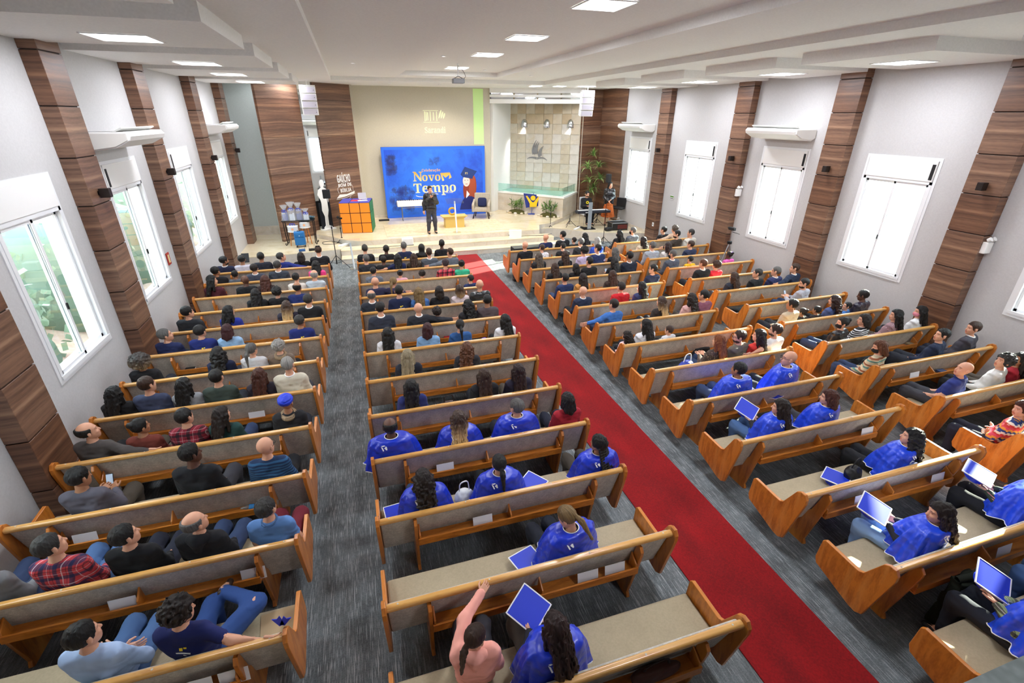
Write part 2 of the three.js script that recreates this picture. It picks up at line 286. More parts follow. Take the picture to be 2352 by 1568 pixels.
// stone-clad recess above the pool, tile by tile
{
  const a = [7.1, -23.15], b = [9.62, -20.8], dx = b[0] - a[0], dz = b[1] - a[1], L = Math.hypot(dx, dz), g = sgroup('wall_stone');
  g.position.set(a[0], 0, a[1]); g.rotation.y = Math.atan2(-dz, dx);
  put('backing', uvm(bb(-0.2, L + 0.1, 0, 6.1, -0.25, 0)), M.cream, g);
  const cols = 8, tw = L / cols, th = 0.41, tg = [0.022, 0.034, 0.046].map((d) => uvm(rbox(tw - 0.006, th - 0.006, d, 0.005, 0, 0, d / 2, 1), 0.8));
  for (let r = 0; r < 10; r++) for (let c = 0; c < cols; c++) {
    const m = put('tile', tg[(rnd(3) | 0)], M.stone[r > 6 ? (rnd() < 0.6 ? 3 : 1) : (rnd(3) | 0)], g);
    m.position.set((c + 0.5) * tw, 1.28 + (r + 0.5) * th, 0);
  }
  struct('wall_recess', uvm(new THREE.BoxGeometry(2.2, 6.1, 0.2).rotateY(Math.atan2(1.65, 1.35)).translate(6.5, 3.05, -22.45)), M.white);
  // flame over open book in brushed metal
  const lg = thing('wall_emblem', 'grey metal emblem of flames rising over an open book on the stone wall', 'emblem', [g.position.x + dx * 0.42, 2.66, g.position.z + dz * 0.42], g.rotation.y);
  const flame = (pts, n) => { const s = new THREE.Shape(); s.moveTo(...pts[0]); for (let i = 1; i < pts.length; i += 2) s.quadraticCurveTo(...pts[i], ...pts[i + 1]); return new THREE.ExtrudeGeometry(s, { depth: 0.03, bevelEnabled: false, curveSegments: 8 }).translate(0, 0, 0.05); };
  put('book', [flame([[-0.5, 0.0], [-0.35, 0.16], [-0.02, 0.1], [-0.02, 0.05], [-0.02, 0.0], [-0.3, 0.1], [-0.5, 0.0]]), flame([[0.5, -0.02], [0.35, 0.16], [0.02, 0.1], [0.02, 0.05], [0.02, 0.0], [0.3, 0.1], [0.5, -0.02]])], M.steel, lg);
  [[-0.2, 0.2], [-0.11, 0.2], [-0.02, 0.22]].forEach(([x, y], i) => put('flame', flame([[x, y], [x - 0.16, y + 0.26], [x + 0.16 - i * 0.02, y + 0.62 - i * 0.05], [x - 0.03 + i * 0.02, y + 0.3], [x + 0.06, y + 0.08], [x + 0.03, y + 0.03], [x, y]]), M.steel, lg));
  [[0.12, 0.12], [0.19, 0.16]].forEach(([x, y]) => put('flame', flame([[x - 0.04, y], [x - 0.14, y + 0.18], [x + 0.12, y + 0.42], [x + 0.0, y + 0.22], [x + 0.05, y + 0.02], [x, y - 0.01], [x - 0.04, y]]), M.steel, lg));
  // chrome dome lamps
  [0.1, 0.42, 0.74].forEach((t, i) => {
    const d = thing('dome_lamp', `${['left', 'middle', 'right'][i]} one of three chrome dome wall lamps on the stone wall`, 'wall lamp', [a[0] + dx * t + 0.05 + 0.27, 4.0, a[1] + dz * t + 0.3], 0, 'chrome dome lamps');
    put('shade', new THREE.LatheGeometry([[0.02, 0.36], [0.09, 0.33], [0.14, 0.25], [0.165, 0.13], [0.17, 0], [0.16, 0.0], [0.155, 0.12], [0.13, 0.24], [0.02, 0.34]].map((p) => new THREE.Vector2(...p)), 22), M.chrome, d);
    put('bulb', sph(0.05, 0, 0.12, 0), M.panelGlow, d); put('arm', bar([0, 0.36, 0], [-0.22, 0.36, -0.24], 0.012), M.chrome, d);
    const sp = new THREE.SpotLight(0xffffff, 30, 0, 0.8, 0.7); sp.position.set(0, 0.0, 0); sp.target.position.set(-0.3, -2, -0.3); sp.castShadow = true; sp.shadow.radius = 2; d.add(sp, sp.target);
  });
  // pool counter with glass guard
  const pool = thing('baptistry_pool', 'marble clad raised pool with a glass guard beside the stone wall', 'pool', [0, 0, 0]);
  const pts = [[6.12, -22.0], [8.35, -19.38], [9.6, -20.74], [7.16, -23.05]];
  put('front_cladding', uvm(plan(pts, S, 1.3), 0.5), M.riser, pool);
  put('counter_top', uvm(plan([[6.06, -22.02], [8.35, -19.3], [9.62, -20.72], [9.45, -20.86], [8.33, -19.66], [6.32, -22.1]], 1.3, 1.37), 0.6), M.white, pool);
  put('water', plan([[6.32, -22.1], [8.33, -19.66], [9.45, -20.86], [7.16, -23.0]], 1.3, 1.34), phy(0xc6ece6, 0.05, { transmission: 0.4, thickness: 0 }), pool);
  const gl = (p, q) => { const L = Math.hypot(q[0] - p[0], q[1] - p[1]); return new THREE.BoxGeometry(L, 0.34, 0.012).rotateY(Math.atan2(-(q[1] - p[1]), q[0] - p[0])).translate((p[0] + q[0]) / 2, 1.54, (p[1] + q[1]) / 2); };
  put('glass_guard', gl([6.18, -22.0], [8.34, -19.48]), M.tealGlass, pool); put('glass_guard', gl([8.34, -19.48], [9.5, -20.76]), M.tealGlass, pool);
  // white slotted canopy above the recess
  const cn = thing('slotted_canopy', 'white canopy with two mirrored slots above the stone recess', 'canopy', [5.72, 0, -21.42], -Math.atan2(1.1, 3.85));
  put('canopy_body', uvm([bb(0, 4.0, 4.94, 5.1, -0.5, 0), bb(0, 4.0, 5.17, 5.26, -0.5, 0), bb(0, 4.0, 5.33, 5.5, -0.5, 0)]), M.white, cn);
  for (const [y0, y1] of [[5.1, 5.17], [5.26, 5.33]]) for (let i = 0; i < 4; i++) put('mirror_slot', bb(0.06 + i * 0.98, 0.98 + i * 0.98, y0, y1, -0.45, -0.05), M.mirror, cn);
}
// balcony parapet by the camera
struct('wall_balcony', uvm([bb(0.35, 4.5, 2.5, 3.6, -0.235, -0.1), bb(0.3, 4.6, 2.4, 2.55, -0.2, ZB)]), std(0x8f9a9c, 0.9, { map: fabT }));

// ---------------------------------------------------------------- outdoors, seen through the windows
{
  struct('ground_outside', uvm(bb(-40, XL - 0.26, -0.6, -0.3, -45, 25)), std(0x8a7a62, 0.95));
  struct('ground_pavement', uvm(bb(XR + 0.26, 45, -0.6, -0.3, -45, 25)), std(0xd6d4ce, 0.9));
  const leafG = new THREE.PlaneGeometry(0.16, 0.09), leafM = [0x8fa48a, 0xa3b69c, 0x7f9582].map((c) => phy(c, 0.7, { side: THREE.DoubleSide, transmission: 0.3, thickness: 0 }));
  const blob = (r) => { const g = mergeVertices(new THREE.IcosahedronGeometry(r, 3)); const p = g.attributes.position; for (let i = 0; i < p.count; i++) { const k = 0.8 + 0.4 * vn3(p.getX(i) * 2 / r + 5, p.getY(i) * 2 / r + 5, p.getZ(i) * 2 / r + 5); p.setXYZ(i, p.getX(i) * k, p.getY(i) * k, p.getZ(i) * k); } g.computeVertexNormals(); return g; };
  const blobG = [blob(1), blob(1)];
  [[-7.2, -10.2, 1.35], [-7.6, -13.6, 1.5], [-7.2, -17.0, 1.4], [-7.8, -20.8, 1.6], [-7.6, -24.8, 1.6], [-8.4, -29.5, 1.9], [-7.3, -6.8, 1.3]].forEach(([x, z, r], i) => {
    const t = thing('bush', `leafy green bush outside the left windows, ${ord[i]} of seven`, 'bush', [x, -0.4, z], 0, 'bushes outside the left windows');
    const c = put('foliage', blobG[i % 2], leafM[2], t); c.scale.setScalar(r); c.position.y = r * 0.75; put('stem', cyl(0.08, 0.06, r * 0.5), M.walnutDark, t);
    const n = 420, im = new THREE.InstancedMesh(leafG, leafM[i % 2], n); im.name = 'leaves'; im.userData.kind = 'stuff'; const m4 = new THREE.Matrix4(), q = new THREE.Quaternion();
    for (let k = 0; k < n; k++) { const d = V(rnd(-1, 1), rnd(-1, 1), rnd(-1, 1)).normalize(), rr = r * (0.85 + rnd(0.35)); q.setFromEuler(new THREE.Euler(rnd(6), rnd(6), rnd(6))); m4.compose(V(d.x * rr, r * 0.75 + d.y * rr, d.z * rr), q, V(1, 1, 1)); im.setMatrixAt(k, m4); }
    sh(im); t.add(im);
  });
  struct('terrain_bank', (() => { const g = new THREE.PlaneGeometry(8, 60, 20, 60).rotateX(-Math.PI / 2).translate(-10, 0, -12); const p = g.attributes.position; for (let i = 0; i < p.count; i++) { const d = -6.4 - p.getX(i); p.setY(i, -0.35 + Math.max(0, d) * 0.75 + 0.35 * vn(p.getX(i) + 50, p.getZ(i) + 50)); } g.computeVertexNormals(); return uvm(g, 0.4); })(), std(0xffffff, 0.95, { map: tex(128, 128, (u, v) => mix([168, 132, 116], [222, 200, 186], vn(u * 8, v * 8, 8, 8) * 0.7 + 0.3 * vn(u * 40, v * 40, 40, 40))) }));
}

// ---------------------------------------------------------------- pews
const ROW = (i) => -14.177 + 0.9521 * i;                              // z of the back rail of row i
const pewL = 2.74;
const endProfile = [[-0.585, 0.625], [-0.61, 0.6], [-0.625, 0.37], [-0.6, 0.31], [-0.2, 0.19], [-0.13, 0.185], [-0.075, 0.22], [0.05, 0.8], [0.05, 0.86], [0.02, 0.905], [-0.03, 0.905], [-0.07, 0.875], [-0.185, 0.635], [-0.225, 0.612], [-0.3, 0.612]];
const legProfile = [[-0.47, 0.0], [-0.08, 0.0], [-0.06, 0.02], [-0.085, 0.07], [0.045, 0.7], [0.05, 0.76], [0.02, 0.8], [-0.02, 0.79], [-0.1, 0.5], [-0.2, 0.38], [-0.52, 0.38], [-0.5, 0.3], [-0.4, 0.06], [-0.48, 0.04]];
const side = (pts, th, x) => uvm(prism(pts.map(([z, y]) => [-z, y]), th, 0.006).rotateY(Math.PI / 2).translate(x, 0, 0), 1.1, true);   // profile in (z,y) → panel across x
function makePew() {
  const t = new THREE.Group(), L = pewL;
  put('end_panel', side(endProfile, 0.036, 0), M.oak, t); put('end_panel', side(endProfile, 0.036, L - 0.036), M.oak, t);
  for (const x of [0.36, L - 0.36 - 0.034]) put('leg', side(legProfile, 0.034, x), M.oak, t);
  const cush = rbox(L - 0.074, 0.09, 0.44, 0.03, L / 2, 0.405, -0.405, 3); put('seat_cushion', uvm(cush, 1.5), M.seat, t);
  put('seat_board', uvm(bb(0.036, L - 0.036, 0.335, 0.362, -0.61, -0.19)), M.oak, t);
  const br = rbox(L - 0.074, 0.55, 0.05, 0.02, 0, 0, 0, 2).rotateX(0.3).translate(L / 2, 0.575, -0.125); put('backrest', uvm(br, 1.4), M.fabric, t);
  const rail = put('top_rail', uvm(rbox(L - 0.05, 0.055, 0.062, 0.022, L / 2, 0.848, -0.012, 3), 1.1), M.oakRail, t);
  const cap = new THREE.CylinderGeometry(0.008, 0.008, 0.004, 8);
  put('screw_caps', [0.13, 0.9, 1.84, L - 0.13].map((x) => cap.clone().translate(x, 0.876, -0.012)), M.cream, rail);
  put('book_rack', uvm([bb(0.39, L - 0.39, 0.5, 0.565, 0.032, 0.05), bb(0.39, L - 0.39, 0.488, 0.503, -0.11, 0.05)], 1.1), M.oak, t);
  for (const x of [0.4, L / 2, L - 0.418]) put('rack_divider', side([[-0.08, 0.5], [0.035, 0.5], [0.03, 0.6], [-0.06, 0.66]], 0.018, x), M.oak, t);
  return t;
}
const pew0 = makePew();
const BX = { L: -3.655, C: -0.223, R: 4.055, F: 7.523 };
const BN = { L: 'by the left wall', C: 'left of the red carpet', R: 'right of the red carpet', F: 'by the right wall' };
const BR = { L: 13, C: 13, R: 14, F: 14 };
for (const b of 'LCRF') for (let r = 1; r <= BR[b]; r++) {
  const p = pew0.clone(); p.name = numbered('pew'); p.position.set(BX[b], 0, ROW(r)); scene.add(p);
  tag(p, `oak pew with grey upholstered back, ${ord[r - 1]} row from the stage ${BN[b]}`, 'pew', `pews ${BN[b]}`);
}

// ---------------------------------------------------------------- people
const clamp = (v, a, b) => v < a ? a : v > b ? b : v;
const smin = (a, b, k) => { const h = Math.max(k - Math.abs(a - b), 0) / k; return Math.min(a, b) - h * h * k * 0.25; };
function cap(b) {                                                      // tapered capsule
  const [ax, ay, az, bx, by, bz, ra, rb] = b, dx = bx - ax, dy = by - ay, dz = bz - az, q = 1 / Math.max(1e-9, dx * dx + dy * dy + dz * dz);
  return (x, y, z) => { const px = x - ax, py = y - ay, pz = z - az, t = clamp((px * dx + py * dy + pz * dz) * q, 0, 1); const ex = px - dx * t, ey = py - dy * t, ez = pz - dz * t; return Math.sqrt(ex * ex + ey * ey + ez * ez) - (ra + (rb - ra) * t); };
}
function ell(cx, cy, cz, rx, ry, rz) { return (x, y, z) => { const a = (x - cx) / rx, b = (y - cy) / ry, c = (z - cz) / rz, k0 = Math.sqrt(a * a + b * b + c * c), k1 = Math.sqrt(a * a / rx / rx + b * b / ry / ry + c * c / rz / rz); return k1 < 1e-6 ? -Math.min(rx, ry, rz) : k0 * (k0 - 1) / k1; }; }
function uni(fs, k) { return (x, y, z) => { let d = fs[0](x, y, z); for (let i = 1; i < fs.length; i++) d = smin(d, fs[i](x, y, z), k); return d; }; }
function nets(f, lo, hi, c) {                                          // surface nets over a grid
  const nx = Math.ceil((hi[0] - lo[0]) / c) + 1, ny = Math.ceil((hi[1] - lo[1]) / c) + 1, nz = Math.ceil((hi[2] - lo[2]) / c) + 1, v = new Float32Array(nx * ny * nz);
  for (let k = 0, i = 0; k < nz; k++) for (let j = 0; j < ny; j++) for (let a = 0; a < nx; a++) v[i++] = f(lo[0] + a * c, lo[1] + j * c, lo[2] + k * c);
  const id = new Int32Array(nx * ny * nz).fill(-1), pos = [], nor = [], idx = [], sy = nx, sz = nx * ny;
  const off = [0, 1, sy, sy + 1, sz, sz + 1, sz + sy, sz + sy + 1];
  for (let k = 0; k < nz - 1; k++) for (let j = 0; j < ny - 1; j++) for (let a = 0; a < nx - 1; a++) {
    const i = a + j * sy + k * sz; let m = 0; for (let q = 0; q < 8; q++) if (v[i + off[q]] < 0) m |= 1 << q;
    if (m === 0 || m === 255) continue;
    let x = 0, y = 0, z = 0, n = 0;
    for (let q = 0; q < 8; q++) for (let d = 0; d < 3; d++) { const r = q | (1 << d); if (r === q) continue; const A = v[i + off[q]], B = v[i + off[r]]; if ((A < 0) === (B < 0)) continue; const t = A / (A - B); x += (q & 1) + (d === 0 ? t : 0); y += ((q >> 1) & 1) + (d === 1 ? t : 0); z += ((q >> 2) & 1) + (d === 2 ? t : 0); n++; }
    x /= n; y /= n; z /= n; id[i] = pos.length / 3; pos.push(lo[0] + (a + x) * c, lo[1] + (j + y) * c, lo[2] + (k + z) * c);
    const w = (q) => v[i + off[q]];
    let gx = (w(1) - w(0)) * (1 - y) * (1 - z) + (w(3) - w(2)) * y * (1 - z) + (w(5) - w(4)) * (1 - y) * z + (w(7) - w(6)) * y * z, gy = (w(2) - w(0)) * (1 - x) * (1 - z) + (w(3) - w(1)) * x * (1 - z) + (w(6) - w(4)) * (1 - x) * z + (w(7) - w(5)) * x * z, gz = (w(4) - w(0)) * (1 - x) * (1 - y) + (w(5) - w(1)) * x * (1 - y) + (w(6) - w(2)) * (1 - x) * y + (w(7) - w(3)) * x * y;
    const l = Math.hypot(gx, gy, gz) || 1; nor.push(gx / l, gy / l, gz / l);
  }
  const quad = (p, q, r, s, flip) => { if (p < 0 || q < 0 || r < 0 || s < 0) return; flip ? idx.push(p, r, q, p, s, r) : idx.push(p, q, r, p, r, s); };
  for (let k = 1; k < nz - 1; k++) for (let j = 1; j < ny - 1; j++) for (let a = 1; a < nx - 1; a++) {
    const i = a + j * sy + k * sz, s = v[i] < 0;
    if (s !== v[i + 1] < 0) quad(id[i], id[i - sy], id[i - sy - sz], id[i - sz], s);
    if (s !== v[i + sy] < 0) quad(id[i], id[i - sz], id[i - sz - 1], id[i - 1], s);
    if (s !== v[i + sz] < 0) quad(id[i], id[i - 1], id[i - 1 - sy], id[i - sy], s);
  }
  for (let t = 0; t < idx.length; t += 3) { const b = idx[t + 1]; idx[t + 1] = idx[t + 2]; idx[t + 2] = b; }
  const g = new THREE.BufferGeometry(); g.setAttribute('position', new THREE.Float32BufferAttribute(pos, 3)); g.setAttribute('normal', new THREE.Float32BufferAttribute(nor, 3)); g.setIndex(idx);
  const uv = new Float32Array(pos.length / 3 * 2); for (let i = 0; i < uv.length / 2; i++) { uv[2 * i] = pos[3 * i] + pos[3 * i + 2] * 0.6; uv[2 * i + 1] = pos[3 * i + 1]; } g.setAttribute('uv', new THREE.BufferAttribute(uv, 2));
  return g;
}
const cache = new Map();
const memo = (k, f) => { if (!cache.has(k)) cache.set(k, f()); return cache.get(k); };

// seated skeletons, y measured from the seat, facing -z, hips at z = 0. Each arm is shoulder, elbow, wrist
const ARMS = { reach: [[0.08, 0.54, -0.2], [-0.12, 0.56, -0.46]],
  lap: [[0.215, 0.25, 0.06], [0.1, 0.16, -0.17]], along: [[0.4, 0.475, 0.2], [0.66, 0.45, 0.2]], fold: [[0.25, 0.25, -0.01], [-0.05, 0.26, -0.08]],
  phone: [[0.22, 0.26, 0.0], [0.07, 0.3, -0.22]], face: [[0.2, 0.29, -0.06], [0.075, 0.54, -0.04]],
};
const POSE = { reach: ['reach', 'lap'], lap: ['lap', 'lap'], armR: ['lap', 'along'], armL: ['along', 'lap'], armRbare: ['lap', 'along'], armLbare: ['along', 'lap'], fold: ['fold', 'fold'], phone: ['phone', 'phone'], face: ['lap', 'face'] };
function skel(pose) {
  const sh = [0.168, 0.52, 0.125], P = POSE[pose], arms = [-1, 1].map((s, i) => { const [e, w] = ARMS[P[i]]; return { s, sh: [s * sh[0], sh[1], sh[2]], el: [s * e[0], e[1], e[2]], wr: [s * w[0], w[1], w[2]] }; });
  const out = { arms, torso: [[-0.07, 0.1, 0.005, 0.07, 0.1, 0.005, 0.115, 0.115], [-0.06, 0.26, 0.06, 0.06, 0.26, 0.06, 0.112, 0.112], [-0.07, 0.4, 0.1, 0.07, 0.4, 0.1, 0.115, 0.115], [-0.135, 0.515, 0.125, 0.135, 0.515, 0.125, 0.068, 0.068]],
    neck: [0, 0.55, 0.125, 0, 0.68, 0.1, 0.058, 0.052], head: [0, 0.745, 0.105],
    legs: [-1, 1].map((s) => ({ hip: [s * 0.09, 0.085, -0.02], knee: [s * 0.115, 0.095, -0.43], ank: [s * 0.11, -0.36, -0.42] })), lo: [-0.8, -0.5, -0.78], hi: [0.8, 0.78, 0.36] };
  if (pose === 'armRbare') out.legs[1] = { hip: [0.09, 0.085, -0.02], knee: [0.33, 0.17, -0.36], ank: [-0.04, 0.18, -0.52] };
  return out;
}
function standSkel(o = {}) {
  const a = o.arms || [[[0.23, 1.12, 0.03], [0.24, 0.88, -0.06]], [[0.23, 1.12, 0.03], [0.24, 0.88, -0.06]]], st = o.stance || 0.1;
  return { arms: [-1, 1].map((s, i) => ({ s, sh: [s * 0.17, 1.4, 0.01], el: [s * a[i][0][0], a[i][0][1], a[i][0][2]], wr: [s * a[i][1][0], a[i][1][1], a[i][1][2]] })),
    torso: [[-0.075, 0.95, 0, 0.075, 0.95, 0, 0.115, 0.115], [-0.06, 1.12, -0.005, 0.06, 1.12, -0.005, 0.108, 0.108], [-0.07, 1.27, 0, 0.07, 1.27, 0, 0.115, 0.115], [-0.135, 1.395, 0.01, 0.135, 1.395, 0.01, 0.068, 0.068]],
    neck: [0, 1.43, 0.01, 0, 1.55, -0.005, 0.056, 0.05], head: [0, 1.61, -0.01],
    legs: [-1, 1].map((s) => ({ hip: [s * 0.09, 0.92, 0], knee: [s * (0.09 + st * 0.2), 0.48, -0.02], ank: [s * (0.09 + st * 0.4), 0.08, 0.02] })), lo: [-0.6, -0.05, -0.5], hi: [0.6, 1.8, 0.4], stand: true };
}
const grow = (b, d) => [...b.slice(0, 6), b[6] + d, b[7] + d];
const arm2 = (A, d, to = 1) => { const m = (p, q, t) => p.map((v, i) => v + (q[i] - v) * t); return to >= 1 ? [cap([...A.sh, ...A.el, 0.052 + d, 0.043 + d]), cap([...A.el, ...m(A.el, A.wr, 0.94), 0.043 + d, 0.032 + d])] : [cap([...A.sh, ...m(A.sh, A.el, to), 0.052 + d, 0.046 + d])]; };
function bodyField(k) {
  const f = k.torso.map((b) => cap(b)); f.push(cap(k.neck));
  for (const A of k.arms) { f.push(cap([...A.sh, ...A.el, 0.05, 0.041])); f.push(cap([...A.el, ...A.wr, 0.041, 0.027])); }
  for (const l of k.legs) { f.push(cap([...l.hip, ...l.knee, 0.085, 0.058])); f.push(cap([...l.knee, ...l.ank, 0.056, 0.038])); f.push(cap([...l.ank, l.ank[0], l.ank[1] - 0.04, l.ank[2] - 0.14, 0.038, 0.03])); }
  return uni(f, 0.045);
}
const wr = (x, y, z) => 0.008 * (vn3(x * 13 + 40, y * 16 + 40, z * 13 + 40) - 0.5) * 2 + 0.007 * (vn3(x * 5 + y * 9 + 70, y * 7 - x * 6 + 70, z * 8 + 70) - 0.5) * 2;
function topField(k, kind, bare) {
  const gown = kind === 'gown', d = gown ? 0.035 : kind === 'suit' || kind === 'hoodie' || kind === 'leather' ? 0.02 : 0.012, f = k.torso.map((b, i) => cap(grow(b, gown ? d + (i < 2 ? 0.03 : 0) : d)));
  k.arms.forEach((A) => f.push(...arm2(A, gown ? 0.035 : d * 0.8, bare ? 0.62 : 1)));
  if (gown) for (const l of k.legs) f.push(cap([...l.hip, l.hip[0] * 1.3, l.hip[1], l.hip[2] - 0.2, 0.12, 0.11]));
  const neckY = k.neck[1] + (gown ? 0.015 : 0.02), c = uni(f, gown ? 0.09 : 0.05), n = cap(grow(k.neck, kind === 'suit' ? 0.004 : 0.008)), hem = k.stand ? 0.86 : gown ? -0.01 : 0.0;
  return (x, y, z) => { let q = smin(c(x, y, z), Math.max(n(x, y, z), y - neckY - 0.03), 0.03) + (gown ? 0.02 * (vn3(x * 13 + 9, y * 4 + 9, z * 13 + 9) - 0.5) + wr(x, y, z) : wr(x, y, z)); return Math.max(q, hem - y); };
}
function legField(k, d = 0.012) {
  const f = [cap(grow(k.torso[0], d - 0.004))];
  for (const l of k.legs) { const a = l.ank, kn = l.knee, e = kn.map((v, i) => v + (a[i] - v) * 0.93); f.push(cap([...l.hip, ...l.knee, 0.09 + d, 0.069 + d])); f.push(cap([...l.knee, ...e, 0.069 + d, 0.05 + d])); }
  const u = uni(f, 0.065), top = k.torso[0][1] + 0.13; return (x, y, z) => Math.max(u(x, y, z) + wr(x, y, z), y - top);
}
// head, centred between the ears, facing -z
function headGeo(lod) {
  return memo('head' + lod, () => {
    const f1 = uni([ell(0, 0.035, 0.018, 0.077, 0.09, 0.096), ell(0, -0.05, -0.02, 0.058, 0.066, 0.07), ell(0, -0.088, -0.05, 0.026, 0.022, 0.026)], 0.04);
    const f2 = uni([ell(0, 0.028, -0.068, 0.05, 0.012, 0.014), ell(0.03, -0.03, -0.06, 0.02, 0.018, 0.018), ell(-0.03, -0.03, -0.06, 0.02, 0.018, 0.018)], 0.02);
    const nose = cap([0, 0.01, -0.082, 0, -0.028, -0.1, 0.007, 0.013]), lip = ell(0, -0.06, -0.078, 0.024, 0.011, 0.012);
    const ears = [-1, 1].map((s) => ell(s * 0.08, -0.005, 0.012, 0.012, 0.032, 0.019)), eyes = [-1, 1].map((s) => ell(s * 0.031, 0.008, -0.09, 0.016, 0.011, 0.012));
    const f = (x, y, z) => { let d = smin(f1(x, y, z), f2(x, y, z), 0.02); for (const e of eyes) d = Math.max(d, -(e(x, y, z)) - 0.004); d = smin(d, nose(x, y, z), 0.012); d = smin(d, lip(x, y, z), 0.01); for (const e of ears) d = smin(d, e(x, y, z), 0.008); return d; };
    const g = nets(f, [-0.11, -0.14, -0.14], [0.11, 0.15, 0.14], [0.0084, 0.0125][lod]); const p = g.attributes.position, col = new Float32Array(p.count * 3).fill(1);
    for (let i = 0; i < p.count; i++) {
      const x = p.getX(i), y = p.getY(i), z = p.getZ(i), ex = Math.abs(x) - 0.031; let c = null;
      if (z < -0.055 && Math.abs(y + 0.06) < 0.009 && Math.abs(x) < 0.024) c = [0.75, 0.42, 0.4];
      if (z < -0.05 && Math.abs(y - 0.03) < 0.006 && Math.abs(ex) < 0.018) c = [0.25, 0.2, 0.18];
      if (z < -0.05 && Math.hypot(ex / 0.012, (y - 0.008) / 0.006) < 1) c = Math.abs(ex) < 0.005 ? [0.08, 0.05, 0.04] : [1.3, 1.4, 1.5];
      if (c) col.set(c, 3 * i);
    }
    g.setAttribute('color', new THREE.BufferAttribute(col, 3)); return g;
  });
}
// a relaxed hand along +y from the wrist: palm, four unequal bent fingers and a thumb leaving the side
const handGeo = memo('hand', () => {
  const parts = [rbox(0.082, 0.09, 0.028, 0.012, 0, 0.05, 0, 1)], seg = (a, b, r) => new THREE.CapsuleGeometry(r, Math.hypot(b[0] - a[0], b[1] - a[1], b[2] - a[2]), 1, 5).applyQuaternion(new THREE.Quaternion().setFromUnitVectors(V(0, 1, 0), V(b[0] - a[0], b[1] - a[1], b[2] - a[2]).normalize())).translate((a[0] + b[0]) / 2, (a[1] + b[1]) / 2, (a[2] + b[2]) / 2);
  [[-0.031, 0.062], [-0.0105, 0.075], [0.0105, 0.07], [0.031, 0.053]].forEach(([x, l]) => { const a = [x, 0.088, 0], b = [x * 1.08, 0.088 + l * 0.52, -0.008], c = [x * 1.1, 0.088 + l * 0.88, -0.03]; parts.push(seg(a, b, 0.0092), seg(b, c, 0.008)); });
  parts.push(seg([-0.034, 0.022, -0.004], [-0.062, 0.056, -0.016], 0.012), seg([-0.062, 0.056, -0.016], [-0.066, 0.09, -0.026], 0.0095));
  return merge(parts);
});
const shoeGeo = memo('shoe', () => { const f = uni([cap([0, 0.02, 0.03, 0, 0.0, -0.13, 0.043, 0.036]), cap([0, 0.07, 0.03, 0, 0.02, 0.0, 0.038, 0.04])], 0.03); return nets((x, y, z) => Math.max(f(x, y, z), -0.035 - y, y - 0.085), [-0.08, -0.06, -0.2], [0.08, 0.12, 0.1], 0.021); });
